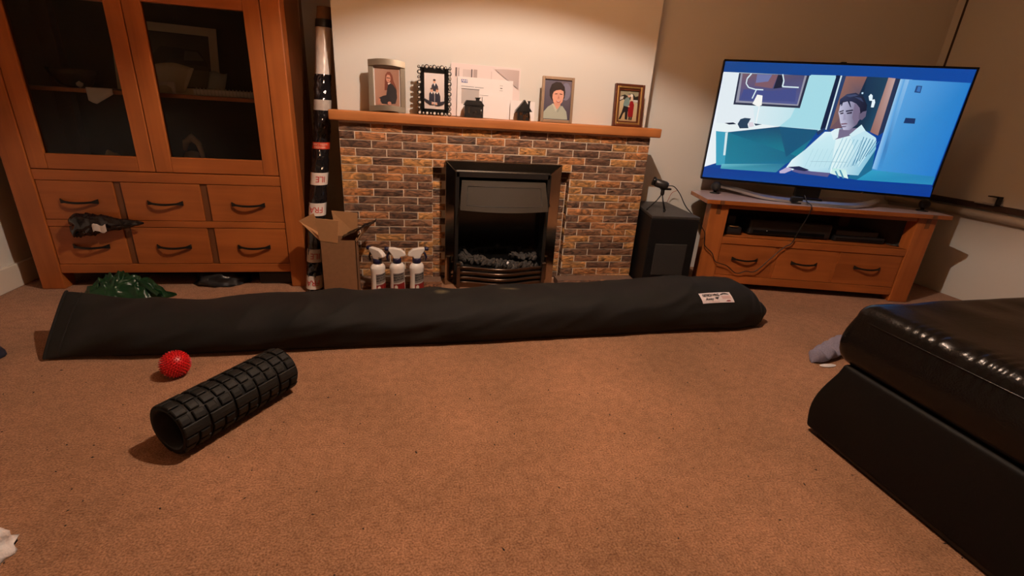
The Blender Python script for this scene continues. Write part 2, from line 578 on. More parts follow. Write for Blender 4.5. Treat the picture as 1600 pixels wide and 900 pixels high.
def print_mesh(name, layers, w, h, material, parent=None, dz=0.00025, mtx=None):
    """flat print in local XZ facing -Y: layers of (colour or list of corner colours, [(u,v)...]); u to the right, v up, both 0..1"""
    vs, fs, cols = [], [], []
    for i, (col, pts) in enumerate(layers):
        o = len(vs)
        for u, v in pts:
            p = Vector(((u - 0.5) * w, -dz * i, v * h))
            vs.append(mtx @ p if mtx is not None else p)
        cc = col if isinstance(col[0], (list, tuple)) else [col] * len(pts)
        area = sum(pts[k][0] * pts[(k + 1) % len(pts)][1] - pts[(k + 1) % len(pts)][0] * pts[k][1] for k in range(len(pts)))
        idx = list(range(o, o + len(pts)))
        if area < 0:
            idx.reverse(); cc = list(reversed(cc))
        fs.append(idx); cols += [lin(c) for c in cc]
    me = bpy.data.meshes.new(name)
    me.from_pydata(vs, [], fs)
    at = me.color_attributes.new('Col', 'FLOAT_COLOR', 'CORNER')
    k = 0
    for p in me.polygons:
        for li in p.loop_indices:
            at.data[li].color = cols[k]; k += 1
    me.materials.append(material)
    return link(name, me, parent)

def ell(cx, cy, rx, ry, n=16, rot=0.0):
    return [(cx + rx * math.cos(a) * math.cos(rot) - ry * math.sin(a) * math.sin(rot), cy + rx * math.cos(a) * math.sin(rot) + ry * math.sin(a) * math.cos(rot)) for a in (2 * PI * k / n for k in range(n))]

def stroke(pts, wd):
    """thin ribbon polygons along a polyline in print space"""
    out = []
    for (x0, y0), (x1, y1) in zip(pts, pts[1:]):
        d = math.hypot(x1 - x0, y1 - y0) or 1
        nx, ny = -(y1 - y0) / d * wd / 2, (x1 - x0) / d * wd / 2
        out.append([(x0 + nx, y0 + ny), (x1 + nx, y1 + ny), (x1 - nx, y1 - ny), (x0 - nx, y0 - ny)])
    return out

def text_mesh(name, body, size, material, fn, parent=None, shear=0.0, spacing=1.0, offset=0.0):
    """flat lettering; fn maps text x,y (centred) to a point"""
    cu = bpy.data.curves.new(name, 'FONT')
    cu.body = body
    cu.size = size
    cu.align_x = 'CENTER'; cu.align_y = 'CENTER'
    cu.shear = shear; cu.space_character = spacing
    cu.offset = offset
    cu.resolution_u = 2
    tmp = bpy.data.objects.new(name, cu)
    C.objects.link(tmp)
    dg = bpy.context.evaluated_depsgraph_get()
    me = bpy.data.meshes.new_from_object(tmp.evaluated_get(dg))
    bpy.data.objects.remove(tmp); bpy.data.curves.remove(cu)
    bm = bmesh.new(); bm.from_mesh(me)
    bmesh.ops.triangulate(bm, faces=bm.faces)
    for v in bm.verts:
        v.co = fn(v.co.x, v.co.y)
    bm.to_mesh(me); bm.free()
    me.materials.clear(); me.materials.append(material)
    me.name = name
    return link(name, me, parent)

# ------------------------------------------------------------------ room shell
XL, XR, YB, YBR, YC, YF = -1.69, 2.95, 2.62, 2.45, 2.30, -2.0
HC = 2.4
CB0, CB1 = -0.338, 1.127           # chimney breast
struct('floor', MB().box(XL - .1, XR + .1, YF - .1, YB + .1, -.1, 0), M['carpet'], 'brown short pile carpet')
struct('ceiling', MB().box(XL - .1, XR + .1, YF - .1, YB + .1, HC, HC + .1), M['ceiling'], 'plain pale ceiling')
struct('wall_left', MB().box(XL - .1, XL, YF - .1, YB + .1, 0, HC), M['wall'], 'cream painted left wall')
struct('wall_right', MB().box(XR, XR + .1, YF - .1, YB + .1, 0, HC), M['wall'], 'cream painted right wall')
struct('wall_front', MB().box(XL - .1, XR + .1, YF - .1, YF, 0, HC), M['wall'], 'wall behind the viewer')
struct('wall_back', MB().box(XL - .1, CB0, YB, YB + .1, 0, HC), M['wall'], 'cream back wall of the left alcove')
struct('wall_chimney', MB().box(CB0, CB1, YC, YB + .1, 0, HC), M['wall'], 'cream chimney breast above the mantel')
struct('wall_alcove', MB().box(CB1, XR + .1, YBR, YB + .1, 0, HC), M['wall'], 'cream wall behind the television')
struct('baseboard_left', MB().box(XL, XL + .016, YF, YB, 0, .098), M['skirting'], None, .003)
struct('baseboard_back', MB().box(XL + .016, CB0, YB - .016, YB, 0, .098), M['skirting'], None, .003)
struct('trim_1', MB().box(XR - .022, XR, YF, YBR, .492, .522), M['rail'], 'dark brown trunking strip along the right wall', .003)
struct('trim_2', MB().tube([(XR - .022, YF, .462), (XR - .022, YBR, .462)], .021, 12), M['pipe'], 'pale pipe running under the dark strip')
struct('trim_3', MB().box(XR - .004, XR + .01, 2.395, 2.405, .55, HC), M['rail'], 'dark crack line in the corner')
bk = thing('rail_bracket', 'small metal bracket clipped on the dark strip of the right wall', 'bracket', (XR - .022, 1.90, .522))
MB().box(-.03, 0.02, -.05, .05, 0, .006).build('plate', M['silver'], bk)
MB().box(-.03, .0, -.05, -.042, 0, .045).box(-.03, .0, -.05, .0, .04, .046).build('hook', M['iron'], bk)

# ceiling pendant that lights the room
pl = thing('pendant_lamp', 'glowing fabric pendant shade hanging from the ceiling', 'lamp', (LAMP.x, LAMP.y, HC))
hb, rb_ = 0.0905, 0.168
MB().lathe([(rb_, LAMP.z - hb - HC), (rb_ + .0, LAMP.z - hb + .002 - HC), (.115, LAMP.z + .14 - HC), (.112, LAMP.z + .14 - HC), (rb_ - .003, LAMP.z - hb - HC)], 40, cap=False).build('shade', M['shade'], pl)
MB().tube([(0, 0, 0), (0, 0, LAMP.z + .05 - HC)], .004, 8).build('cord', M['lampcord'], pl)
MB().lathe([(.045, -.03), (.05, 0)], 20).build('ceiling_rose', M['lampcord'], pl)
MB().lathe([(.018, LAMP.z + .03 - HC), (.018, LAMP.z + .075 - HC)], 16).build('bulb_holder', M['lampcord'], pl)
ld = bpy.data.lights.new('pendant_light', 'POINT')
ld.energy = LAMP_POWER
ld.color = (1.0, 0.84, 0.72)
ld.shadow_soft_size = 0.011
lo = bpy.data.objects.new('pendant_light', ld)
C.objects.link(lo)
lo.parent = pl
lo.location = (0, 0, LAMP.z - HC)

# ------------------------------------------------------------------ fireplace surround with stone bricks
SX0, SX1, SY = -0.327, 1.125, 2.2165
OX0, OX1, OZ = 0.072, 0.735, 0.567
J_ = 0
sur = thing('fireplace_surround', 'fireplace surround faced with brown and ochre split stone bricks', 'fireplace', (0, 0, 0))
mb = MB()
mb.box(SX0, OX0, SY, 2.299, 0, .749).box(OX1, SX1, SY, 2.299, 0, .749).box(OX0, OX1, SY, 2.299, OZ, .749)
mb.build('mortar_core', M['mortar'], sur)
MB().box(OX0, .17, 2.2665, 2.299, 0, OZ).build('recess_lining', M['mortar'], sur)
MB().box(.645, OX1, 2.2665, 2.299, 0, OZ).build('recess_lining', M['mortar'], sur)

def brick_mesh(seed):
    r = random.Random(seed)
    nx, nz = 7, 4
    mbk = MB()
    off = r.uniform(0, 50)
    def fr(u, v):
        edge = min(u, 1 - u) < 1e-6 or min(v, 1 - v) < 1e-6
        d = 0.0 if edge else 0.0014 + 0.0050 * noise.noise(Vector((u * 3.1 + off, v * 1.6, off))) + .0020 * noise.noise(Vector((u * 9 + off, v * 5, 3)))
        e = .07 * noise.noise(Vector((u * 5, v * 7, off + 9)))
        ex = .012 * noise.noise(Vector((v * 4, u * 3, off + 20))) if u in (0, 1) else 0
        return (u - .5 + ex, -max(0, d) - .0014, v - .5 + (e if edge and 0 < u < 1 else 0))
    mbk.grid(fr, nx, nz, False)
    c = [(-.5, -.0014, -.5), (.5, -.0014, -.5), (.5, -.0014, .5), (-.5, -.0014, .5), (-.5, .004, -.5), (.5, .004, -.5), (.5, .004, .5), (-.5, .004, .5)]
    mbk.add(c, [(1, 0, 4, 5), (2, 1, 5, 6), (3, 2, 6, 7), (0, 3, 7, 4)])
    return mbk.mesh('brick', M['brick'])
bricks = [brick_mesh(100 + i) for i in range(10)]
def brick(x0, x1, z0, z1, y, rz=0.0, px=None):
    o = bpy.data.objects.new('brick', bricks[rng.randrange(10)])
    C.objects.link(o)
    o.parent = sur
    o.location = ((x0 + x1) / 2 if px is None else px[0], y if px is None else px[1], (z0 + z1) / 2)
    o.scale = (abs(x1 - x0), 1, z1 - z0)
    o.rotation_euler = (0, 0, rz)
PT, PL, J = 0.0352, 0.133, 0.0046
zt = 0.744
row = 0
while zt > 0.002:
    z1 = zt - J / 2
    z0 = max(0.001, zt - PT + J / 2)
    if z1 - z0 > .008:
        st = SX0 + (0.062 if row % 2 else 0.0) - (0.0 if row % 2 else 0.0) - PL * (1 if row % 2 else 0)
        st += rng.uniform(-.006, .006) if row % 2 else 0
        st += {0: 0, 1: 0}.get(row % 2)
        segs = [(SX0, SX1)] if z0 > OZ - .01 else [(SX0, OX0), (OX1, SX1)]
        for a, b in segs:
            x = SX0 + (0.064 if row % 2 == 1 else 0.133) - 2 * PL + (0 if a < 0 else rng.choice((0, 0)))
            while x < b:
                xa, xb = max(x + J / 2, a + (.0 if x < a else 0)), min(x + PL - J / 2, b)
                if xb - xa > .012:
                    jz = rng.uniform(-.0008, .0008)
                    brick(xa, xb, z0 + jz, z1 + jz, SY - .0005)
                x += PL
        if z1 <= OZ:
            brick(OX0 + .002, .085 + (.03 if row % 2 else .06), z0, z1, 2.266)
            brick(.70 - (.03 if row % 2 else .0), OX1 - .004, z0, z1, 2.266)
            brick(0, .043, z0, z1, 0, -PI / 2, (OX1 + .0005, 2.243))
    zt -= PT
    row += 1

# one low course of bricks steps forward along the floor on both sides of the fire
HY = 2.142
for a, b in ((SX0, .112), (.700, SX1)):
    MB().box(a + .001, b - .001, HY + .001, SY, 0, .0335).build('plinth_core', M['plinth'], sur, .002)
    x = SX0 - .07
    while x < b:
        xa, xb = max(x + J / 2, a), min(x + PL - J / 2, b)
        if xb - xa > .012:
            brick(xa, xb, .0015, .0325, HY)
        x += PL

mt_ = thing('mantel_shelf', 'thick oak beam mantel shelf above the stone fireplace', 'shelf', (0, 0, .749))
def beam(p):
    w = .0022 * noise.noise(Vector((p.x * 6, p.y * 3, p.z * 8)))
    return Vector((p.x, p.y + (w if p.y < 2.2 else 0), p.z + w * .6))
MB().rbox(-.362, 1.166, 2.186, YC, 0, .042, .006, (40, 4, 2), beam).build('beam', M['mantel'], mt_)

# ------------------------------------------------------------------ electric fire
fire = thing('electric_fire', 'electric fire with dark polished frame and coal effect bed', 'heater', (0, 0, 0))
FX0, FX1, FZ = 0.129, 0.681, 0.603
def frame_bar(outer, inner, name):
    # outer / inner edge pairs: mitred bar, outer edge proud, inner edge sunk
    a, b = outer; c, d = inner
    y0, y1, yb = 2.182, 2.2, 2.214
    vs = [(a[0], y0, a[1]), (b[0], y0, b[1]), (d[0], y1, d[1]), (c[0], y1, c[1]), (a[0], yb, a[1]), (b[0], yb, b[1]), (d[0], yb, d[1]), (c[0], yb, c[1])]
    f = [(0, 1, 2, 3), (7, 6, 5, 4), (1, 0, 4, 5), (2, 1, 5, 6), (3, 2, 6, 7), (0, 3, 7, 4)]
    return MB().add(vs, f).build(name, M['chrome'], fire, .002)
ix0, ix1, iz = FX0 + .052, FX1 - .052, FZ - .052
frame_bar(((FX0, FZ), (FX0, 0)), ((ix0, iz), (ix0, 0)), 'frame_side')
frame_bar(((FX1, 0), (FX1, FZ)), ((ix1, 0), (ix1, iz)), 'frame_side')
frame_bar(((FX1, FZ), (FX0, FZ)), ((ix1, iz), (ix0, iz)), 'frame_top')
mb = MB()
mb.box(ix0 - .004, ix0 + .012, 2.19, 2.292, 0, iz).box(ix1 - .012, ix1 + .004, 2.19, 2.292, 0, iz)
mb.box(ix0, ix1, 2.19, 2.292, iz - .02, iz + .004).box(ix0, ix1, 2.20, 2.292, 0, .075)
mb.build('firebox', M['blackmetal'], fire)
MB().box(ix0 + .012, ix1 - .012, 2.284, 2.294, .07, iz - .02).build('back_panel', M['blackgloss'], fire)
# hood: leans out, lower lip bowed forward
def hood(u, v):
    x = .205 + (.606 - .205) * u
    bow = 1 - (2 * u - 1) ** 2
    ex = (u - .5) * .022 * v
    return (x + ex, 2.186 - .052 * v - .018 * bow * v, .516 - .128 * v - .006 * bow * v)
mb = MB()
mb.grid(lambda u, v: hood(u, 1 - v), 15, 7)
mb.grid(lambda u, v: (hood(u, 1)[0], hood(u, 1)[1] + .05 * (1 - v), hood(u, 1)[2] + .004 * (1 - v)), 15, 2)
mb.grid(lambda u, v: (lambda p: (p[0], p[1] + (2.2 - p[1]) * v, p[2]))(hood(0, 1 - u)), 7, 2)
mb.grid(lambda u, v: (lambda p: (p[0], p[1] + (2.2 - p[1]) * (1 - v), p[2]))(hood(1, 1 - u)), 7, 2)
mb.grid(lambda u, v: (lambda p: (p[0], p[1] + (2.2 - p[1]) * v, p[2]))(hood(u, 0)), 15, 2)
hd = mb.build('hood', M['hood'], fire)
def hp(u, v, d=.0012):
    p = hood(u, v); return Vector((p[0], p[1] - d, p[2] - d * .4))
inset = [hp(.07, .18), hp(.3, .18), hp(.5, .18), hp(.7, .18), hp(.93, .18), hp(.93, .5), hp(.93, .82), hp(.7, .82), hp(.5, .82), hp(.3, .82), hp(.07, .82), hp(.07, .5), hp(.07, .18)]
MB().tube(inset, .0012, 6).build('hood_bead', M['blackmetal'], hd)
# grate
for x in (.192, .618):
    p = MB().box(x - .008, x + .008, 2.135, 2.151, 0, .124).box(x - .0035, x + .0035, 2.132, 2.136, .004, .112).build('grate_post', M['bronze'], fire, .0015)
    MB().box(x - .0105, x + .0105, 2.131, 2.154, .122, .130).build('post_cap', M['bronze'], p, .0015)
for z in (.107, .082, .055, .030):
    pts = [(.198 + .414 * t, 2.143 - .045 * (1 - math.cos(2 * PI * t)) / 2, z) for t in [i / 24 for i in range(25)]]
    mbb = MB().tube(pts, .0042, 8)
    mbb.add([(x, y + .002, zz - .010) for x, y, zz in pts] + [(x, y + .002, zz) for x, y, zz in pts], [(i, i + 1, i + 26, i + 25) for i in range(24)], True)
    mbb.build('grate_bar', M['bronze'], fire)
MB().grid(lambda u, v: (.198 + .414 * u, 2.150 - .045 * (1 - math.cos(2 * PI * u)) / 2, .02 * v), 25, 2).build('grate_base', M['bronze'], fire)
def rock(seed, name, material):
    r = random.Random(seed)
    bm = bmesh.new()
    bmesh.ops.create_icosphere(bm, subdivisions=1, radius=1)
    for v in bm.verts:
        v.co = Vector((v.co.x * (1 + .25 * r.uniform(-1, 1)), v.co.y * (1 + .2 * r.uniform(-1, 1)), v.co.z * (.75 + .2 * r.uniform(-1, 1))))
    me = bpy.data.meshes.new(name)
    bm.to_mesh(me); bm.free()
    me.materials.append(material)
    return me
coals = [rock(i, 'coal', M['coal']) for i in range(6)]
pale = rock(77, 'pale_pebble', M['palestone'])
MB().box(.2, .61, 2.15, 2.28, .06, .098).build('coal_bed', M['blackmetal'], fire)
for k in range(88):
    t = (k * 0.618) % 1
    x = .206 + .398 * t
    bow = .045 * (1 - math.cos(2 * PI * (x - .198) / .414)) / 2
    yy = 2.155 - bow * .8 + (2.27 - 2.155 + bow * .8) * ((k * .377) % 1)
    o = bpy.data.objects.new('coal', coals[k % 6])
    C.objects.link(o); o.parent = fire
    s_ = rng.uniform(.012, .020)
    lift = .030 * (yy - 2.11) / .16
    o.location = (x, yy, .098 + lift + rng.uniform(0, .014))
    o.scale = (s_ * rng.uniform(1, 1.5), s_, s_ * rng.uniform(.7, 1))
    o.rotation_euler = (rng.uniform(0, 6), rng.uniform(0, 6), rng.uniform(0, 6))
o = link('pale_pebble', pale, fire)
o['label'] = 'one white pebble among the dark coals'
o.location = (.432, 2.128, .131); o.scale = (.0085, .008, .0125)

# ------------------------------------------------------------------ display cabinet
cab = thing('display_cabinet', 'large oak display cabinet with two glazed doors over six drawers', 'cabinet', (-1.04, 2.19, 0))
CX, CYo = -1.04, 2.19
def cb(x0, x1, y0, y1, z0, z1, name, material, parent=cab, bevel=.002):
    return MB().box(x0 - CX, x1 - CX, y0 - CYo, y1 - CYo, z0, z1).build(name, material, parent, bevel)
CT = 1.30
for (xa, xb, xi) in ((-1.573, -1.489, -1), (-.580, -.508, 1)):
    cb(xa, xb, 2.188, 2.262, 0, CT, 'post', M['woodz'], cab, .004)
    cb(xa, xb, 2.53, 2.595, 0, CT, 'post', M['woodside'], cab, .004)
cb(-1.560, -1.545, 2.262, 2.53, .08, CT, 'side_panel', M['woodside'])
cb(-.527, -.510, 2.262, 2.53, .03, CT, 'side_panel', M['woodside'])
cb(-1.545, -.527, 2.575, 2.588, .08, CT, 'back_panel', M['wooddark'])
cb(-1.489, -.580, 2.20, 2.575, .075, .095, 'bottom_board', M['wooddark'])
cb(-1.489, -.580, 2.235, 2.575, .485, .503, 'cabinet_floor', M['woodx'])
cb(-1.60, -.481, 2.165, 2.61, CT, CT + .03, 'top_board', M['woodx'], cab, .006)
cb(-1.489, -.580, 2.193, 2.225, .071, .110, 'rail', M['woodx'])
cb(-1.489, -.580, 2.193, 2.225, .275, .303, 'rail', M['woodx'])
cb(-1.489, -.580, 2.193, 2.225, .464, .505, 'rail', M['woodx'])
cb(-1.489, -.580, 2.193, 2.225, 1.215, CT, 'rail', M['woodx'])
for (xa, xb) in ((-1.221, -1.192), (-.901, -.872)):
    for (za, zb) in ((.110, .275), (.303, .464)):
        cb(xa, xb, 2.2005, 2.222, za, zb, 'divider_strip', M['woodstrip'])
cb(-1.545, -.527, 2.262, 2.575, .797, .812, 'glass_shelf_board', M['woodx'])
cb(-1.545, -.527, 2.258, 2.263, .797, .812, 'shelf_edge', M['woodx'])
def iron_handle(parent, x, z, y):
    pts = []
    for i in range(15):
        t = i / 14
        pts.append((x - .066 + .132 * t - CX, y - .005 - .020 * math.sin(PI * t) ** .8 - CYo, z + .003 - .0045 * math.sin(PI * t)))
    mbh = MB()
    n = len(pts)
    vs = []
    for i, p in enumerate(pts):
        t = abs(2 * i / (n - 1) - 1)
        hh = .0042 + .0055 * max(0, (t - .72) / .28)
        vs += [(p[0], p[1] - .002, p[2] - hh), (p[0], p[1] - .002, p[2] + hh), (p[0], p[1] + .003, p[2] + hh), (p[0], p[1] + .003, p[2] - hh)]
    fs = [(0, 1, 2, 3), (4 * n - 1, 4 * n - 2, 4 * n - 3, 4 * n - 4)]
    for i in range(n - 1):
        for k in range(4):
            fs.append((4 * i + k, 4 * i + (k + 1) % 4, 4 * i + 4 + (k + 1) % 4, 4 * i + 4 + k)[::-1])
    mbh.add(vs, fs)
    return mbh.build('handle', M['iron'], parent)
for (za, zb, hz) in ((.305, .462, .379), (.112, .273, .189)):
    for (xa, xb) in ((-1.486, -1.221), (-1.192, -.901), (-.872, -.582)):
        d = cb(xa, xb, 2.194, 2.222, za, zb, 'drawer', M['woodx'], cab, .0015)
        iron_handle(d, (xa + xb) / 2 + (.004 if xa < -1.3 else .008), hz, 2.194)
def door(x0, x1, gx0, gx1, gz0, gz1, z0, z1):
    dr = cb(x0, gx0, 2.192, 2.218, z0, z1, 'door', M['woodz'], cab, .003)
    cb(gx1, x1, 2.192, 2.218, z0, z1, 'stile', M['woodz'], dr, .003)
    cb(gx0, gx1, 2.192, 2.218, z0, gz0, 'door_rail', M['woodx'], dr, .003)
    cb(gx0, gx1, 2.192, 2.218, gz1, z1, 'door_rail', M['woodx'], dr, .003)
    cb(gx0 - .004, gx1 + .004, 2.203, 2.207, gz0 - .004, gz1 + .004, 'glass_pane', M['glass'], dr, 0)
door(-1.487, -1.0535, -1.428, -1.111, .567, 1.112, .508, 1.21)
door(-1.0505, -.583, -.989, -.643, .570, 1.124, .508, 1.21)

# contents of the cabinet
pic = thing('leaning_picture', 'white bordered picture leaning at the back of the upper cabinet shelf', 'picture', (-1.075, 2.50, .812))
pic.rotation_euler = (R(-7), R(1.5), 0)
MB().box(-.205, .205, 0, .004, 0, .285).build('card', M['paper2'], pic)
print_mesh('picture_print', [((70, 66, 60), [(.08, .1), (.92, .1), (.92, .88), (.08, .88)]), ((35, 34, 36), [(.3, .42), (.9, .45), (.82, .66), (.45, .68)]), ((95, 92, 88), [(.66, .5), (.86, .52), (.8, .64), (.68, .64)]), ((120, 112, 100), [(.1, .12), (.9, .12), (.9, .38), (.1, .36)])], .41, .285, M['photo'], pic).location = (0, -.001, 0)
def sheet(name, label, cat, loc, fn, nu, nv, material, rz=0, group=None, th=.0015):
    o = MB().grid(fn, nu, nv).build(name, material)
    o.location = loc; o.rotation_euler = (0, 0, rz)
    so = o.modifiers.new('solid', 'SOLIDIFY'); so.thickness = th
    return tag(o, label, cat, group)
sheet('open_booklet', 'pale open booklet propped on the upper cabinet shelf', 'paper', (-1.03, 2.34, .8205), lambda u, v: (-.075 + .15 * u + .03 * v, .02 + .05 * v + .01 * math.sin(5 * u), .105 * v + .01 * math.sin(4 * u) * v), 10, 6, M['paper2'])
arch = MB()
ap = [(-.05, 0), (-.04, 0), (-.038, .02), (-.018, .031), (.018, .031), (.034, .022), (.036, 0), (.046, 0), (.046, .045), (-.05, .045)]
arch.prism(ap, 0, .012)
a_ = arch.build('arched_card', M['paper'])
tag(a_, 'small white arched card standing at the front of the upper shelf', 'card'); a_.location = (-1.012, 2.29, .8125)
nb = thing('spiral_notebook', 'white spiral notebook lying tilted on the upper cabinet shelf', 'notebook', (-.79, 2.38, .8135), R(6))
MB().box(-.12, .10, -.07, .07, 0, .022).build('pages', M['paper'], nb, .001)
MB().box(-.122, .102, -.072, .072, .0225, .0245).build('cover', M['paper2'], nb)
for i in range(16):
    MB().tube([(-.105 + .0133 * i, -.072 + .010 * math.cos(a) - .004, .013 + .016 * math.sin(a)) for a in [2 * PI * k / 10 for k in range(11)]], .0014, 5, False).build('ring', M['silver'], nb)
sheet('hanging_paper', 'folded white paper hanging over the upper shelf edge', 'paper', (-1.215, 2.243, .8165), lambda u, v: (-.045 + .09 * u, (.06 - .07 * v) if v < .8 else .004, (0 if v < .8 else -.3 * (v - .8)) * (1 - .9 * abs(u - .25))), 8, 11, M['paper'])
sheet('curled_leaflet', 'grey blue leaflet curling up beside the leaning picture', 'paper', (-.885, 2.42, .8205), lambda u, v: (-.03 + .07 * u + .03 * v, .03 * v, .09 * v * v + .006 * math.sin(6 * u)), 8, 8, mat('grey_leaflet', (.32, .34, .34), .7))
bl = rock(5, 'marble', M['palestone'])
o = tag(link('marble', bl), 'small round white bauble on the upper shelf behind the left door', 'ornament'); o.location = (-1.325, 2.33, .8265); o.scale = (.013, .013, .0155)
bw = MB().lathe([(.03, 0), (.055, .012), (.078, .05), (.085, .072), (.08, .072), (.07, .05), (.02, .012)], 28)
o = tag(bw.build('fluted_bowl', mat('amber_glassware', (.05, .03, .02), .15)), 'dark glass bowl on the upper shelf behind the left door', 'bowl'); o.location = (-1.39, 2.42, .812)
fg = thing('loop_ornament', 'carved wooden loop ornament on a block on the lower cabinet floor', 'ornament', (-.96, 2.36, .503))
MB().box(-.06, .055, -.03, .03, 0, .026).build('block', mat('ornament_block', (.12, .06, .03), .5), fg, .002)
MB().tube([(.03, 0, .026), (.026, 0, .07), (.018, 0, .11), (-.005, 0, .135), (-.03, 0, .115), (-.04, 0, .08)], [.009, .01, .012, .018, .014, .008], 10).build('loop', mat('pale_carving', (.82, .70, .54), .5), fg)
MB().lathe([(.0, .026), (.03, .03), (.034, .055), (.022, .075), (.0, .08)], 16, Matrix.Translation((-.012, -.005, 0))).build('cup', mat('carving_body', (.46, .38, .28), .5), fg)
def crumple(name, label, cat, loc, sx, sy, sz, material, seed, amp=.35, sub=4, sc=2.2, group=None, flat=0.12):
    bm = bmesh.new()
    bmesh.ops.create_icosphere(bm, subdivisions=sub, radius=1)
    for v in bm.verts:
        d = v.co.normalized()
        n_ = noise.noise(d * sc + Vector((seed, 0, 0)))
        rg = 1 - abs(noise.noise(d * sc * 1.9 + Vector((0, seed, 3)))) * 1.6
        k = 1 + amp * n_ + amp * .5 * rg
        p = d * k
        z = p.z * sz
        v.co = Vector((p.x * sx, p.y * sy, max(z, -sz * flat) + sz * flat))
    me = bpy.data.meshes.new(name); bm.to_mesh(me); bm.free()
    me.materials.append(material)
    me.polygons.foreach_set('use_smooth', [True] * len(me.polygons))
    o = link(name, me); o.location = loc
    return tag(o, label, cat, group)
crumple('crumpled_napkin', 'white crumpled napkin on the lower cabinet floor behind the right door', 'paper', (-.805, 2.36, .503), .05, .04, .026, M['paper'], 3.3)
crumple('crumpled_wrapper', 'yellow and white crumpled wrapper on the lower cabinet floor behind the left door', 'paper', (-1.27, 2.33, .503), .042, .035, .05, mat('yellow_wrapper', (.62, .56, .36), .5, var=.4, bscale=25), 9.1)

# things around the cabinet
bbag = thing('black_carrier_bag', 'shiny black plastic bag poking out between the left drawers', 'bag', (-1.35, 2.165, .285))
def bb(u, v):
    a = 2 * PI * u
    t = v
    x = -.032 + .26 * t
    prof = (.042 * (1 - t) ** .8 * (1 if t > .08 else (t / .08) ** .5) + .003)
    w = 1 + .3 * noise.noise(Vector((math.cos(a) * 1.5, math.sin(a) * 1.5, t * 9))) + .25 * (1 - abs(noise.noise(Vector((math.cos(a) * 3, math.sin(a) * 3, t * 14)))) * 2)
    return (x + .01 * math.sin(3 * a) * (1 - t), -.004 + prof * .7 * w * math.sin(a), .004 + .012 * t + prof * w * math.cos(a))
MB().grid(bb, 40, 40, True, True).build('bag_body', M['blackfilm'], bbag)
MB().grid(lambda u, v: (-.02 + .05 * u, -.045 - .004 * math.sin(9 * u), -.006 + .03 * v + .006 * math.sin(7 * u)), 6, 4).build('bag_print', M['tapewhite'], bbag).location = (.075, .012, -.01)
gb = thing('green_carrier_bag', 'crumpled green plastic bag lying on the carpet below the cabinet', 'bag', (-1.215, 2.10, 0))
def gfoot(x, y):
    # height field of a slumped bag: a tall lobe at the back, a flat tail to the left, a folded wing to the right
    h = .160 * math.exp(-(((x + .02) / .070) ** 2 + ((y - .01) / .05) ** 2))
    h += .050 * math.exp(-(((x + .10) / .09) ** 2 + ((y + .05) / .06) ** 2))
    h += .075 * math.exp(-(((x - .085) / .05) ** 2 + ((y - .0) / .05) ** 2))
    return .105 * math.tanh(h / .105)
def gsurf(u, v):
    a = 2 * PI * u
    rr = v
    ex = .155 * (1 + .18 * math.cos(2 * a + .4) + .10 * math.sin(3 * a) + .06 * math.sin(5 * a + 1))
    ey = .085 * (1 + .12 * math.sin(3 * a + 1) + .12 * math.cos(2 * a))
    x, y = rr * ex * math.cos(a), rr * ey * math.sin(a) - .012
    rdg = abs(noise.noise(Vector((x * 22, y * 26, 1)))) + .6 * abs(noise.noise(Vector((x * 50, y * 50, 5))))
    z = gfoot(x, y) * (1.05 - .55 * rdg) + .016 * (1 - rr) * (1 - rdg)
    z *= min(1, (1 - rr) * 4 + .12) if rr > .8 else 1
    return (x + .012 * noise.noise(Vector((x * 30, y * 30, 9))), y + .010 * noise.noise(Vector((x * 30, y * 30, 4))), max(z, .002))
MB().grid(gsurf, 96, 40, True, True).build('bag_film', M['green'], gb)
MB().grid(lambda u, v: (.05 + .11 * v * math.cos(u * 1.4 - .5), -.01 + .05 * (u - .5) * v - .03 * v, .05 * (1 - v) + .022 + .012 * math.sin(u * 11)), 20, 8).build('bag_handle', M['green'], gb)
crumple('black_cloth_heap', 'black cloth heap pushed under the middle of the cabinet', 'cloth', (-.90, 2.285, 0), .105, .085, .062, M['blackplastic'], 2.2)
o = MB().box(-.075, .075, -.05, .05, 0, .058).build('dark_case', M['blackplastic'], None, .006)
tag(o, 'low dark case lying under the right end of the cabinet', 'case'); o.location = (-.655, 2.28, 0)
o = MB().box(-.17, .17, -.03, .03, 0, .05).build('dark_folded_throw', M['navycloth'], None, .01)
tag(o, 'dark folded throw pushed far back under the cabinet', 'cloth'); o.location = (-1.18, 2.40, 0)

# ------------------------------------------------------------------ leaning roll wrapped in black plastic
roll = thing('wrapped_roll', 'tall roll wrapped in black plastic and white tape leaning beside the fireplace', 'roll', (-.462, 2.10, 0))
RP = [Vector((-.470, 2.128, .0)), Vector((-.455, 2.172, .20)), Vector((-.443, 2.232, .385)), Vector((-.428, 2.265, .53)), Vector((-.412, 2.31, .70)), Vector((-.400, 2.36, .92)), Vector((-.388, 2.405, 1.13)), Vector((-.384, 2.42, 1.18))]
def rpath(z):
    for a, b in zip(RP, RP[1:]):
        if z <= b.z or b is RP[-1]:
            return a.lerp(b, (z - a.z) / (b.z - a.z))
def rsurf(rad, wr):
    def fn(a, z):
        c = rpath(z)
        k = 1 + wr * (noise.noise(Vector((math.cos(a) * 2.2, math.sin(a) * 2.2, z * 28))) + .7 * noise.noise(Vector((math.cos(a) * 5, math.sin(a) * 5, z * 60 + 7))))
        return Vector((c.x + .462 + rad * k * math.cos(a), c.y - 2.10 + rad * k * math.sin(a), z))
    return fn
def band(z0, z1, rad, wr, name, material, seg=48, n=None):
    f = rsurf(rad, wr)
    n = n or max(3, int((z1 - z0) / .006))
    return MB().grid(lambda u, v: f(2 * PI * u, z0 + (z1 - z0) * v), seg, n, True, True).build(name, material, roll)
band(.0, .93, .0345, .12, 'black_wrap', M['blackfilm'], 56, 240)
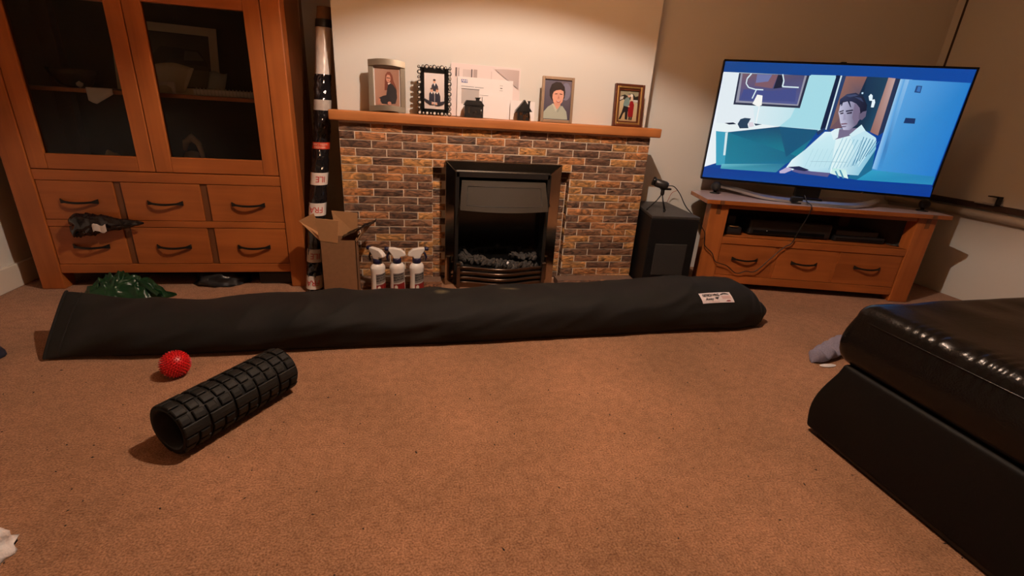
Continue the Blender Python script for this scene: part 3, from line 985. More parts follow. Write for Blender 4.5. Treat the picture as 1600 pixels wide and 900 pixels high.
band(.925, 1.125, .0325, .03, 'white_wrap', M['tapewhite'])
band(1.118, 1.15, .0345, .02, 'end_cap', M['blackplastic'])
band(1.15, 1.20, .031, .02, 'core_tube', M['cardboard'])
TB = []
for (z0, z1, mt_n, body, ink) in ((.783, .826, 'tapegrey', None, None), (.622, .650, 'tapered', 'HANDLE\nWITH CARE', 'inkpale'), (.470, .522, 'tapewhite', 'ILE', 'inkred'), (.338, .392, 'tapewhite', 'FRA', 'inkred'), (.138, .196, 'tapewhite', 'ILE', 'inkred'), (.018, .078, 'tapewhite', 'FRA', 'inkred')):
    bnd = band(z0, z1, .0368, .03, 'tape_band', M[mt_n])
    if body:
        fs_ = rsurf(.0385, .03)
        zc = (z0 + z1) / 2
        big = body in ('FRA', 'ILE')
        # the roll stands upside down, so its lettering is upside down too
        shift = {.470: .012, .338: .0, .138: .004, .018: -.002}.get(z0, 0)
        text_mesh('lettering', body, .036 if big else .0125, M[ink], lambda x, y, f=fs_, zc=zc, sft=shift: f(-PI / 2 + (-x + sft) / .0375, zc - y), bnd, spacing=.95)

# ------------------------------------------------------------------ tall cardboard box
box = thing('cardboard_box', 'tall open cardboard box standing in front of the wrapped roll', 'box', (-.345, 2.085, 0), R(0))
BX0, BX1, BY0, BY1, BZ = -.068, .080, -.035, .050, .262
mb = MB()
mb.box(BX0, BX1, BY0, BY0 + .003, 0, BZ).box(BX0, BX1, BY1 - .003, BY1, 0, BZ).box(BX0, BX0 + .003, BY0, BY1, 0, BZ).box(BX1 - .003, BX1, BY0, BY1, 0, BZ).box(BX0, BX1, BY0, BY1, 0, .003)
mb.build('carton', M['cardboard'], box)
def flap(a, b, c, d, name='flap', mtl='cardin'):
    f = MB().add([a, b, c, d], [(0, 1, 2, 3)]).build(name, M[mtl], box)
    so = f.modifiers.new('solid', 'SOLIDIFY'); so.thickness = .003; so.offset = 0
    return f
flap((BX0, BY0, BZ), (.005, BY0, BZ - .012), (.018, -.052, BZ + .092), (-.074, -.052, BZ + .100))
flap((BX0, BY1, BZ), (BX0, BY0, BZ), (-.142, -.04, BZ + .085), (-.088, -.01, BZ + .112))
flap((BX1, BY1, BZ), (-.01, BY1, BZ), (-.025, .050, BZ + .112), (.085, .040, BZ + .106))
flap((BX1, BY0 + .01, BZ - .01), (BX1, BY1, BZ), (.155, .06, BZ + .07), (.115, .0, BZ + .05), 'flap', 'cardboard')
MB().grid(lambda u, v: (.02 + .145 * u, -.012 + .06 * v, BZ + .005 + .075 * u + .010 * noise.noise(Vector((u * 7, v * 5, 2)))), 16, 8).build('black_liner', M['blackfilm'], box)

# ------------------------------------------------------------------ spray bottles
def spray(label, x, y, rz, hz):
    t = thing('spray_bottle', label, 'bottle', (x, y, 0), rz, 'spray bottles in front of the fireplace')
    prof = [(.0, .0), (.031, .0), (.0345, .004), (.0345, .03), (.0325, .07), (.0335, .11), (.0355, .122), (.0345, .132), (.027, .143), (.017, .148), (.017, .15)]
    MB().lathe(prof, 32, None, 1.0, .78, False).build('bottle_body', M['whiteplastic'], t)
    MB().lathe([(.0185, .147), (.0195, .149), (.0195, .168), (.017, .170)], 20).build('collar', M['navy'], t)
    # trigger head: a leaning wedge, nozzle at +x
    hp_ = [(-.014, .168), (.012, .168), (.016, .178), (.036, .180), (.040, .186), (.036, .196), (.018, .212), (-.012, .218), (-.036, .219), (-.037, .207), (-.022, .186)]
    head = MB().prism(hp_, -.013, .013).build('spray_head', M['whiteplastic'], t, .005, seg=3)
    head.rotation_euler = (0, 0, hz)
    noz = MB().lathe([(.008, 0), (.0095, .002), (.0095, .016), (.008, .018)], 14, Matrix.Translation((-.036, 0, .2125)) @ Matrix.Rotation(-PI / 2, 4, 'Y')).build('nozzle', M['navy'], head)
    MB().tube([(-.026, 0, .200), (-.038, 0, .190), (-.044, 0, .172), (-.040, 0, .155)], [.006, .0055, .005, .004], 8).build('trigger', M['navy'], head)
    # wrap-round label on the front
    def lb(u, v, d=.0006):
        a = -PI / 2 - 0.75 + 1.75 * u
        z = .008 + .094 * v
        import_r = None
        for (ra, za), (rb2, zb) in zip(prof, prof[1:]):
            if za <= z <= zb and zb > za:
                import_r = ra + (rb2 - ra) * (z - za) / (zb - za)
        r_ = (import_r or .033) + d
        return Vector((r_ * math.cos(a), r_ * .78 * math.sin(a), z))
    def patch(u0, u1, v0, v1, name, mtl, d):
        return MB().grid(lambda u, v: lb(u0 + (u1 - u0) * u, (v0 + (v1 - v0) * v), d), 14, 6).build(name, mtl, t)
    lab = patch(0, 1, 0, 1, 'front_label', LBL['red'], .0005)
    patch2 = MB().grid(lambda u, v: lb(u, .50 + (.48 + .05 * u - .0) * v, .0009), 14, 6).build('label_top', LBL['grey'], lab)
    MB().grid(lambda u, v: lb(u, .44 + .09 * u * u + .07 * v, .0012), 14, 3).build('label_band', LBL['pale'], lab)
    MB().grid(lambda u, v: lb(.22 + .11 * v * math.cos(2 * PI * u) * 1.15, .28 + .115 * v * math.sin(2 * PI * u), .0014), 18, 4, True, True).build('label_seal', LBL['seal'], lab)
    MB().grid(lambda u, v: lb(u, .0 + .17 * (1 - .5 * u) * v, .0010), 14, 3).build('label_foot', LBL['brightred'], lab)
    for body, uu, vv, sz in (('ADVANCED', .42, .93, .0085), ('SEAT & CLE', .42, .80, .0098), ('ALL IN ONE', .42, .68, .0098)):
        text_mesh('lettering', body, sz, M['inkdark'], lambda x, y, uu=uu, vv=vv: lb(uu + x / .058, vv + (y + .12 * x) / .094, .0018), lab, spacing=.9, offset=.0004)
    return t
LBL = {'red': mat('label_dark_red', (.22, .012, .012), .4), 'grey': mat('label_grey', (.20, .185, .165), .4, var=.3, bscale=60), 'pale': mat('label_pale_band', (.42, .37, .33), .4),
       'seal': mat('label_cream_seal', (.66, .58, .46), .4), 'brightred': mat('label_bright_red', (.58, .035, .02), .4)}
spray('left of three white spray bottles with its nozzle turned away', -.180, 2.085, R(36), R(-70))
spray('middle white spray bottle with its navy nozzle pointing left', -.094, 2.095, R(14), R(-14))
spray('right white spray bottle with its navy nozzle pointing right', -.006, 2.095, R(32), R(150))

# ------------------------------------------------------------------ mantel ornaments
ZM = .7918
def fr_root(name, label, cat, x, y, rz, tilt, group=None):
    t = thing(name, label, cat, (x, y, ZM), 0, group)
    t.rotation_euler = (R(tilt), 0, R(rz))
    return t
def frame_parts(t, w, h, b, depth, material, name='moulding', bev=.0015):
    MB().box(-w / 2, -w / 2 + b, 0, depth, 0, h).build(name, material, t, bev)
    MB().box(w / 2 - b, w / 2, 0, depth, 0, h).build(name, material, t, bev)
    MB().box(-w / 2 + b, w / 2 - b, 0, depth, 0, b).build(name, material, t, bev)
    MB().box(-w / 2 + b, w / 2 - b, 0, depth, h - b, h).build(name, material, t, bev)
def strut(t, w, h, y):
    MB().add([(-w / 2, y, h), (w / 2, y, h), (w / 2, y + .045, .008), (-w / 2, y + .045, .008), (-w / 2, y + .004, h), (w / 2, y + .004, h), (w / 2, y + .049, .008), (-w / 2, y + .049, .008)],
             [(0, 1, 2, 3), (7, 6, 5, 4), (1, 0, 4, 5), (2, 1, 5, 6), (3, 2, 6, 7), (0, 3, 7, 4)]).build('strut', M['blackplastic'], t)

# 1: wide champagne frame with bowed top and bottom rails, girl in a dark jumper
t = fr_root('photo_frame', 'silver photo frame with bowed top, girl with long brown hair', 'photo frame', -.119, 2.204, 0, -6, 'photo frames on the mantel')
w, h = .152, .204
MB().box(-w / 2, -w / 2 + .022, 0, .012, .002, h - .004).build('side_rail', M['champagne'], t, .003)
MB().box(w / 2 - .022, w / 2, 0, .012, .002, h - .004).build('side_rail', M['champagne'], t, .003)
def bowrail(z0, z1, up_):
    def f(u, v):
        x = -w / 2 + w * u
        k = 1 - (2 * u - 1) ** 2
        return (x, -.002 - .012 * k, z0 + (z1 - z0) * v + (.006 * k if up_ else .004 * k))
    mbx = MB().grid(f, 20, 4)
    mbx.grid(lambda u, v: (lambda p: (p[0], p[1] + (.012 - p[1]) * (1 - v), p[2]))(f(u, 1)), 20, 2)
    mbx.grid(lambda u, v: (lambda p: (p[0], p[1] + (.012 - p[1]) * v, p[2]))(f(u, 0)), 20, 2)
    mbx.grid(lambda u, v: (lambda p: (p[0], p[1] + (.012 - p[1]) * (1 - u), p[2]))(f(0, v)), 2, 4)
    mbx.grid(lambda u, v: (lambda p: (p[0], p[1] + (.012 - p[1]) * u, p[2]))(f(1, v)), 2, 4)
    mbx.build('bowed_rail', M['champagne'], t)
bowrail(0, .022, True)
bowrail(h - .024, h, True)
MB().box(-w / 2 + .02, w / 2 - .02, .007, .009, .018, h - .018).build('backing', M['paper'], t)
girl = [
    ([(168, 128, 108), (158, 118, 98), (150, 108, 88), (178, 140, 120)], [(.05, .03), (.95, .03), (.95, .97), (.05, .97)]),
    ((118, 62, 46), [(.40, .42), (.42, .66), (.44, .80), (.52, .88), (.62, .88), (.70, .80), (.74, .66), (.84, .50), (.86, .38), (.62, .44)]),
    ((206, 150, 126), ell(.55, .72, .085, .10)),
    ((128, 68, 50), [(.45, .72), (.45, .81), (.52, .87), (.62, .86), (.67, .76), (.63, .80), (.52, .81)]),
    ((225, 205, 195), [(.52, .60), (.62, .62), (.64, .57), (.56, .54)]),
    ((38, 36, 40), [(.62, .60), (.72, .57), (.84, .45), (.86, .25), (.80, .10), (.50, .08), (.30, .08), (.18, .22), (.34, .28), (.46, .30), (.50, .46), (.54, .56)]),
    ((190, 126, 102), [(.12, .10), (.17, .22), (.24, .20), (.22, .06), (.15, .05)]),
    ((196, 132, 108), ell(.57, .10, .07, .045)),
    ((52, 40, 44), [(.48, .725), (.62, .72), (.62, .735), (.48, .74)]),
    ((150, 80, 76), [(.52, .665), (.58, .665), (.58, .675), (.52, .675)]),
]
print_mesh('photo', girl, .112, .160, M['photo'], t).location = (0, .0062, .022)
strut(t, .06, .15, .012)

# 2: black frame ringed with rhinestones, three children in navy
t = fr_root('photo_frame', 'black frame ringed with rhinestones, three children in navy', 'photo frame', .080, 2.202, 0, -6, 'photo frames on the mantel')
w, h = .142, .200
MB().box(-w / 2 + .010, -w / 2 + .028, 0, .008, .008, h - .008).box(w / 2 - .028, w / 2 - .010, 0, .008, .008, h - .008).box(-w / 2 + .02, w / 2 - .02, 0, .008, .008, .026).box(-w / 2 + .02, w / 2 - .02, 0, .008, h - .028, h - .008).build('border', M['blackgloss'], t)
ringm = MB()
ringm.tube([(.0074 * math.cos(2 * PI * k / 12), 0, .0074 * math.sin(2 * PI * k / 12)) for k in range(13)], .0018, 5, False)
ring_me = ringm.mesh('stone_ring', M['blackgloss'])
st_me = MB().lathe([(0, 0), (.0056, 0), (.0056, .001), (.0035, .0032), (0, .0036)], 12, Matrix.Rotation(PI / 2, 4, 'X')).mesh('rhinestone', M['rhinestone'])
per = []
n_ = 10
for i in range(n_):
    for sg in (-1, 1):
        per.append((sg * (w / 2 - .007 + .002 * (i % 2)), .008 + (h - .016) * i / (n_ - 1), .72 if i % 2 else 1.08))
for i in range(1, 8):
    for z in (.007, h - .006):
        per.append((-w / 2 + .007 + (w - .014) * i / 8, z, .74 if i % 2 else 1.05))
for x, z, s_ in per:
    for me, nm in ((ring_me, 'stone_ring'), (st_me, 'rhinestone')):
        o = bpy.data.objects.new(nm, me); C.objects.link(o); o.parent = t
        o.location = (x, -.001, z); o.scale = (s_, 1, s_)
kids = [
    ([(206, 192, 184), (200, 186, 178), (222, 212, 208), (226, 216, 212)], [(0, 0), (1, 0), (1, 1), (0, 1)]),
    ((28, 30, 48), [(.36, .50), (.38, .64), (.45, .70), (.58, .70), (.66, .62), (.66, .48)]),
    ((216, 166, 140), ell(.50, .745, .055, .05)), ((40, 28, 24), ell(.50, .785, .06, .028)),
    ((235, 230, 228), [(.46, .70), (.55, .70), (.51, .62)]),
    ((24, 26, 46), [(.26, .22), (.27, .42), (.34, .48), (.44, .47), (.50, .40), (.50, .20)]),
    ((24, 26, 46), [(.52, .20), (.52, .42), (.58, .47), (.70, .46), (.76, .36), (.76, .20)]),
    ((218, 168, 142), ell(.38, .51, .06, .05)), ((60, 40, 30), ell(.38, .552, .062, .022)),
    ((218, 168, 142), ell(.62, .51, .06, .05)), ((80, 52, 36), ell(.62, .552, .062, .022)),
    ((235, 230, 228), [(.33, .46), (.43, .46), (.38, .41)]), ((235, 230, 228), [(.57, .46), (.67, .46), (.62, .41)]),
    ((30, 28, 40), [(.03, .28), (.12, .27), (.30, .22), (.48, .16), (.48, .12), (.30, .12), (.10, .20)]),
    ((30, 28, 40), [(.95, .24), (.82, .22), (.66, .20), (.52, .16), (.52, .11), (.70, .10), (.92, .16)]),
    ((214, 160, 134), ell(.42, .16, .05, .03)), ((214, 160, 134), ell(.58, .15, .05, .03)),
    ((20, 18, 22), [(.05, .29), (.02, .27), (.08, .24), (.12, .27)]),
]
print_mesh('photo', kids, .098, .152, M['photo'], t).location = (0, .003, .024)
MB().box(-.058, .058, .0045, .0065, .012, h - .012).build('backing', M['blackplastic'], t)
strut(t, .05, .14, .0065)

# 3: tan satin frame, portrait of a woman with short dark hair
t = fr_root('photo_frame', 'tan satin frame, smiling woman with short dark hair', 'photo frame', .637, 2.204, -3, -6, 'photo frames on the mantel')
w, h = .150, .196
frame_parts(t, w, h, .0125, .014, M['tanframe'])
woman = [
    ([(66, 62, 78), (58, 54, 70), (108, 98, 108), (92, 86, 102)], [(0, 0), (1, 0), (1, 1), (0, 1)]),
    ((120, 118, 138), ell(.80, .72, .18, .22)),
    ((36, 24, 22), [(.20, .60), (.19, .74), (.26, .88), (.42, .95), (.60, .94), (.74, .84), (.78, .70), (.76, .56), (.66, .48), (.30, .48)]),
    ((222, 164, 140), [(.31, .55), (.31, .68), (.36, .75), (.56, .77), (.71, .74), (.73, .60), (.69, .46), (.58, .37), (.46, .37), (.36, .44)]),
    ((40, 26, 22), [(.30, .62), (.31, .76), (.45, .82), (.70, .80), (.72, .72), (.60, .76), (.44, .74), (.35, .70)]),
    ((214, 156, 132), [(.38, .44), (.38, .30), (.50, .22), (.62, .32), (.62, .44)]),
    ((168, 176, 162), [(0, .02), (0, .18), (.16, .32), (.33, .40), (.40, .32), (.50, .26), (.60, .34), (.70, .36), (.86, .22), (.92, .02)]),
    ((186, 192, 178), [(.30, .40), (.36, .41), (.50, .26), (.46, .20)]), ((150, 158, 146), [(.60, .36), (.66, .36), (.54, .18), (.50, .22)]),
    ((70, 40, 36), [(.39, .655), (.48, .665), (.48, .645), (.39, .64)]), ((70, 40, 36), [(.57, .665), (.67, .655), (.67, .64), (.57, .645)]),
    ((196, 132, 110), [(.53, .63), (.57, .54), (.50, .53)]),
    ((170, 62, 60), [(.44, .49), (.53, .465), (.63, .49), (.58, .445), (.49, .445)]), ((244, 236, 228), [(.46, .485), (.53, .468), (.61, .485), (.56, .46), (.50, .46)]),
]
print_mesh('photo', woman, .126, .172, M['photo'], t).location = (0, .006, .012)
MB().box(-.07, .07, .0075, .010, .006, h - .006).build('backing', M['blackplastic'], t)
strut(t, .05, .14, .012)

# 4: dark wood frame with gold inner moulding, couple standing outdoors
t = fr_root('photo_frame', 'dark wood frame with gold inner moulding, couple in red and grey', 'photo frame', .992, 2.206, 2, -6, 'photo frames on the mantel')
w, h = .150, .190
frame_parts(t, w, h, .011, .020, M['rosewood'], 'moulding', .003)
for (a, b_, c, d) in ((-w / 2 + .010, -w / 2 + .020, .010, h - .010), (w / 2 - .020, w / 2 - .010, .010, h - .010), (-w / 2 + .020, w / 2 - .020, .010, .020), (-w / 2 + .020, w / 2 - .020, h - .020, h - .010)):
    MB().box(a, b_, .001, .015, c, d).build('gold_moulding', M['gold'], t, .003)
for (a, b_, c, d) in ((-w / 2 + .020, -w / 2 + .027, .020, h - .020), (w / 2 - .027, w / 2 - .020, .020, h - .020), (-w / 2 + .020, w / 2 - .020, .020, .026), (-w / 2 + .020, w / 2 - .020, h - .028, h - .020)):
    MB().box(a, b_, .006, .015, c, d).build('inner_moulding', M['rosewood'], t)
couple = [
    ([(176, 148, 108), (182, 156, 118), (206, 196, 160), (196, 190, 160)], [(0, 0), (1, 0), (1, 1), (0, 1)]),
    ((150, 146, 120), [(0, .74), (1, .74), (1, 1), (0, 1)]), ((40, 36, 30), [(.0, .62), (.22, .70), (.40, .66), (.62, .70), (1, .60), (1, .84), (.84, .80), (.7, .9), (.5, .78), (.28, .86), (.0, .78)]),
    ((196, 196, 188), [(.02, .66), (.2, .72), (.22, .80), (.04, .78)]), ((200, 198, 190), [(.72, .64), (.98, .62), (.98, .70), (.76, .70)]),
    ((30, 28, 30), [(.04, .04), (.16, .06), (.28, .26), (.36, .30), (.38, .06), (.50, .05), (.50, .30), (.54, .46), (.26, .50), (.18, .28)]),
    ((116, 140, 138), [(.22, .50), (.28, .70), (.40, .78), (.54, .74), (.56, .60), (.52, .46)]), ((214, 176, 150), ell(.50, .82, .07, .055)), ((120, 116, 108), [(.44, .84), (.48, .90), (.56, .89), (.56, .85)]),
    ((136, 26, 30), [(.52, .14), (.50, .40), (.58, .64), (.72, .66), (.80, .54), (.78, .14)]), ((224, 196, 170), [(.58, .66), (.60, .80), (.70, .82), (.74, .66)]), ((236, 230, 216), ell(.63, .83, .07, .05)),
    ((40, 30, 28), [(.56, .05), (.58, .15), (.64, .15), (.64, .05)]), ((40, 30, 28), [(.66, .05), (.68, .15), (.74, .15), (.74, .05)]), ((214, 170, 144), ell(.52, .48, .05, .025)),
]
print_mesh('photo', couple, .098, .138, M['photo'], t).location = (0, .012, .026)
MB().box(-.07, .07, .0125, .017, .006, h - .006).build('backing', M['blackplastic'], t)
strut(t, .05, .13, .018)

# letters and cards leaning on the chimney breast
def lean_card(name, label, cat, x, y, w, h, tilt, material, rz=0, roll_=0, th=.0015):
    t = thing(name, label, cat, (x, y, ZM), 0)
    t.rotation_euler = (R(tilt), R(roll_), R(rz))
    MB().box(-w / 2, w / 2, 0, th, 0, h).build('sheet', material, t)
    return t
t = lean_card('large_letter', 'large pale printed letter at the very back of the mantel', 'letter', .312, 2.276, .318, .222, -4, M['paper'], 0, .5)
G1, G2 = (176, 160, 156), (120, 104, 104)
L_ = [((226, 212, 208), [(0, 0), (1, 0), (1, 1), (0, 1)])]
for i in range(9):
    L_.append(((198, 184, 180), [(.17 + .018 * i, .74), (.18 + .018 * i, .74), (.18 + .018 * i, .90), (.17 + .018 * i, .90)]))
L_ += [(G2, [(.06, .76), (.085, .76), (.085, .92), (.06, .92)]), (G2, [(.105, .58), (.112, .58), (.112, .92), (.105, .92)]), ((96, 80, 84), [(.285, .72), (.30, .72), (.30, .91), (.285, .91)]), (G1, [(.32, .72), (.37, .72), (.37, .91), (.32, .91)]),
       ([(200, 184, 180), (180, 164, 160), (186, 170, 166), (214, 200, 196)], [(.62, .95), (.98, .60), (.98, .96), (.80, .97)]), ((206, 192, 188), [(.57, .74), (.58, .74), (.58, .90), (.57, .90)])]
print_mesh('letter_print', L_, .316, .220, M['paperprint'], t).location = (0, -.0004, .001)
t = lean_card('folded_letter', 'folded grey printed sheet sticking up behind the large letter', 'letter', .398, 2.283, .13, .219, -3, M['paper2'], 0, 1.5)
t = lean_card('window_envelope', 'white window envelope with a small blue logo', 'envelope', .309, 2.262, .254, .168, -6, M['paper'], 0, .8)
MB().box(-.108, -.028, -.0006, .0002, .055, .118).build('address_window', M['clearfilm'], t)
MB().box(-.109, -.027, -.0008, .0002, .117, .1195).build('window_shadow_edge', M['inkdark'], t)
lg = MB().box(-.110, -.081, -.0006, .0002, .144, .157).build('logo', M['inkblue'], t)
text_mesh('logo_lettering', 'NHS', .0135, M['inkwhite'], lambda x, y: Vector((-.0955 + x, -.001, .1505 + y)), lg, shear=.25, offset=.0004)
MB().box(-.110, -.052, -.0006, .0002, .1275, .1288).box(-.048, -.008, -.0006, .0002, .127, .1283).build('print_line', M['inkdark'], t)
pf = MB().box(.066, .080, -.0006, .0002, .122, .123).box(.066, .080, -.0006, .0002, .143, .144).box(.068, .078, -.0006, .0002, .131, .134).build('postage_mark', M['inkdark'], t)
t = lean_card('white_envelope', 'plain white envelope standing in front of the window envelope', 'envelope', .352, 2.246, .112, .098, -8, M['paper'], 0, .6)
MB().box(-.070, -.03, -.0006, .0002, .0955, .0965).build('print_line', M['inkdark'], t)
t = lean_card('white_card', 'plain white card behind the small pointed black house', 'card', .482, 2.240, .115, .084, -8, M['paper'], 0, .8)

def house(name, label, x, y, wall, roof, dep, holes):
    t = thing(name, label, 'ornament', (x, y, ZM))
    # walls: strips round the openings, so the windows are real holes
    xs = sorted({wall[0], wall[1]} | {h[0] for h in holes} | {h[1] for h in holes})
    mbx = MB()
    for a, b in zip(xs, xs[1:]):
        z = 0.0
        for hh in sorted([h for h in holes if h[0] <= a + 1e-6 and h[1] >= b - 1e-6], key=lambda q: q[2]):
            if hh[2] > z:
                mbx.box(a, b, 0, .002, z, hh[2])
            z = hh[3]
        mbx.box(a, b, 0, .002, z, wall[2])
    mbx.box(wall[0], wall[0] + .002, 0, dep, 0, wall[2]).box(wall[1] - .002, wall[1], 0, dep, 0, wall[2])
    mbx.build('house_wall', M['blackmetal'], t)
    MB().prism(roof, -.003, dep + .003).build('house_roof', M['blackmetal'], t)
    return t
t = house('house_ornament', 'wide black metal house ornament with low roof and chimney', .254, 2.205, (-.041, .041, .052), [(-.047, .050), (.046, .050), (.030, .071), (-.034, .071)], .03,
          [(-.024, -.020, .018, .042), (.030, .036, .016, .024), (.030, .036, .027, .035), (-.004, .002, .018, .022), (.008, .012, .022, .027)])
MB().box(.008, .024, .006, .020, .066, .082).box(.005, .027, .004, .022, .080, .084).build('chimney', M['blackmetal'], t)
t = house('house_ornament', 'narrow black metal house ornament with steep pointed roof', .482, 2.203, (-.026, .026, .040), [(-.040, .038), (.037, .038), (.0, .088)], .026,
          [(-.021, -.008, .022, .034), (-.004, .009, .003, .026), (.012, .024, .014, .022), (.012, .024, .026, .033)])
MB().box(.018, .026, .006, .016, .05, .082).box(.016, .028, .005, .017, .080, .084).build('chimney', M['blackmetal'], t)
MB().box(-.042, -.026, .004, .016, .033, .036).build('bracket', M['blackmetal'], t)

# ------------------------------------------------------------------ subwoofer, webcam, cables
sub = thing('subwoofer', 'black floor speaker cabinet between the fireplace and the television stand', 'speaker', (1.23, 2.2, 0))
fp = [(1.108, 2.036), (1.352, 2.014), (1.388, 2.42), (1.190, 2.42)]
MB().prismz([(x - 1.23, y - 2.2) for x, y in fp], .012, .385).build('cabinet_body', M['subblack'], sub, .004)
MB().prismz([((x - 1.247) * 1.005 + .017, (y - 2.22) * 1.005 + .02) for x, y in fp], .385, .40).build('top_panel', M['subtop'], sub, .003)
fdir = Vector((1.352 - 1.108, 2.014 - 2.036, 0)).normalized()
fm = Matrix.Translation((1.108 - 1.23, 2.036 - 2.2, 0)) @ Matrix.Rotation(math.atan2(fdir.y, fdir.x), 4, 'Z')
MB().box(.04, .205, -.005, .004, .10, .262, fm).build('front_grille', M['grille'], sub, .004)
for x in (.048, .085, .12):
    MB().lathe([(0, 0), (.0025, 0), (.0025, .002), (0, .002)], 8, fm @ Matrix.Translation((x, -.001, .075)) @ Matrix.Rotation(PI / 2, 4, 'X')).build('status_light', M['led'], sub)
for dx, dy in ((-.09, -.15), (.09, -.16), (-.01, .19), (.13, .19)):
    MB().lathe([(.015, 0), (.015, .013)], 14, Matrix.Translation((dx, dy, 0))).build('foot', M['blackplastic'], sub)
wc = thing('webcam', 'black webcam on a mini tripod standing on the black speaker', 'webcam', (1.212, 2.165, .4005))
for ex, ey in ((-.066, .005), (.010, -.030), (.028, -.004)):
    lg = MB().tube([(0, 0, .085), (ex * .35, ey * .4, .05), (ex, ey, .004)], [.0035, .0032, .003], 8).build('tripod_leg', M['blackmetal'], wc)
    MB().lathe([(.0045, 0), (.005, .003), (.0035, .008)], 8, Matrix.Translation((ex, ey, 0))).build('rubber_foot', M['rubber'], lg)
MB().lathe([(.008, .078), (.010, .085), (.009, .108), (.006, .112)], 14).build('tripod_head', M['blackmetal'], wc)
body_m = Matrix.Translation((-.012, 0, .131)) @ Matrix.Rotation(R(-20), 4, 'Z') @ Matrix.Rotation(R(14), 4, 'Y')
MB().lathe([(.0, -.034), (.016, -.034), (.020, -.030), (.021, .020), (.016, .032), (.0, .034)], 20, body_m @ Matrix.Rotation(PI / 2, 4, 'Y')).build('webcam_body', M['blackplastic'], wc)
MB().lathe([(.0, .0), (.019, .0), (.021, .004), (.021, .012), (.0, .012)], 20, body_m @ Matrix.Translation((-.036, -.004, .004)) @ Matrix.Rotation(-PI / 2, 4, 'Y')).build('lens_ring', M['blackgloss'], wc)
MB().box(-.012, .042, -.010, .012, .104, .114).build('clip', M['blackplastic'], wc, .003)

STU = Vector((math.cos(-.2503), math.sin(-.2503), 0))
STN = Vector((-STU.y, STU.x, 0))
STB = Vector((2.549, 1.836, 0))
def stp(s, d, z):
    return STB + STU * s + STN * d + Vector((0, 0, z))
def smooth_path(pts, k=6):
    P = [Vector(p) for p in pts]
    out = []
    for i in range(len(P) - 1):
        p0, p1, p2, p3 = P[max(i - 1, 0)], P[i], P[i + 1], P[min(i + 2, len(P) - 1)]
        for j in range(k):
            t = j / k
            out.append(.5 * ((2 * p1) + (p2 - p0) * t + (2 * p0 - 5 * p1 + 4 * p2 - p3) * t * t + (3 * p1 - p0 - 3 * p2 + p3) * t ** 3))
    return out + [P[-1]]
cable = [(1.235, 2.16, .526), (1.262, 2.15, .524), (1.295, 2.14, .49), (1.33, 2.12, .43), (1.392, 2.10, .372), (1.425, 2.09, .33), stp(-1.128, -.02, .297), stp(-1.118, -.018, .24), stp(-1.07, -.016, .198), stp(-1.04, -.014, .152), stp(-.98, -.012, .135), stp(-.921, -.012, .097), stp(-.875, -.014, .113), stp(-.826, -.014, .117), stp(-.762, -.012, .194), stp(-.712, -.010, .254), stp(-.68, -.012, .280), stp(-.664, -.014, .345), stp(-.650, -.034, .43), stp(-.648, -.036, .478), stp(-.655, .0, .492), stp(-.66, .03, .52)]
tag(MB().tube(smooth_path(cable), .0023, 8).build('usb_cable', M['blackplastic']), 'thin black cable looping from the webcam across the drawer fronts', 'cable')
pw = [(1.432, 2.395, .47), (1.41, 2.41, .455), (1.40, 2.42, .42), (1.395, 2.435, .35), (1.40, 2.44, .2), (1.42, 2.44, .01)]
tag(MB().tube(smooth_path(pw), .0016, 6).build('pink_wire', M['pinkwire']), 'thin pinkish wire running down beside the television stand', 'cable')

# ------------------------------------------------------------------ television stand
tv_st = thing('television_stand', 'low oak corner television stand with open shelf and three drawers', 'cabinet', STB, -.2503)
W_ = 1.119
DP = .33
def sb(x0, x1, y0, y1, z0, z1, name, material, parent=tv_st, bevel=.002):
    return MB().box(x0, x1, y0, y1, z0, z1).build(name, material, parent, bevel)
TP = [(-1.152, -.026), (.048, -.026), (.048, .15), (-.14, .40), (-.95, .40), (-1.155, .265)]
# left end of the top is clipped back towards the wall
TP = [(-1.152, -.026), (.045, -.026), (.045, .13), (-.20, .36), (-1.00, .36), (-1.150, .258)]
MB().prismz(TP, .4535, .4745).build('top_board', M['woodtop'], tv_st, .003)
MB().prismz([(x * .998 - .001, y + .001 if y < 0 else y) for x, y in TP], .4745, .4748).build('top_sheen_film', M['sheentop'], tv_st)  # thin film added over the board to carry the painted television sheen
for x0 in (-W_, -.093):
    p = sb(x0, x0 + .093 if x0 < -.5 else 0, 0, .07, 0, .4535, 'post', M['woodz'], tv_st, .004)
for x0 in (-.97, -.30):
    sb(x0, x0 + .06, .27, .34, 0, .4535, 'post', M['woodside'], tv_st, .004)
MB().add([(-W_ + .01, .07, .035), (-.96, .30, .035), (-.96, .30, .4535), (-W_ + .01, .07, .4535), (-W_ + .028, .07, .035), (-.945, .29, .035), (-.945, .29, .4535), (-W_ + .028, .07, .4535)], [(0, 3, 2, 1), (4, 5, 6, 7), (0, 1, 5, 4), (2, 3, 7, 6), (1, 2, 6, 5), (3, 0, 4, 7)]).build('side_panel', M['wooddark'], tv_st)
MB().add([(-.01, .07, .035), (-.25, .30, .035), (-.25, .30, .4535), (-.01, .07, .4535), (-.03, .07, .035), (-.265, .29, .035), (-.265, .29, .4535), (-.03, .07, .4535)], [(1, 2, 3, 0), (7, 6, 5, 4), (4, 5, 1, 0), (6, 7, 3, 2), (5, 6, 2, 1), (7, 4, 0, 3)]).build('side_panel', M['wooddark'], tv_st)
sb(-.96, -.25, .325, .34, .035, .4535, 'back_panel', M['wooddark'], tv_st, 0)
sb(-W_ + .093, -.093, .004, .03, .432, .4535, 'rail', M['woodx'])
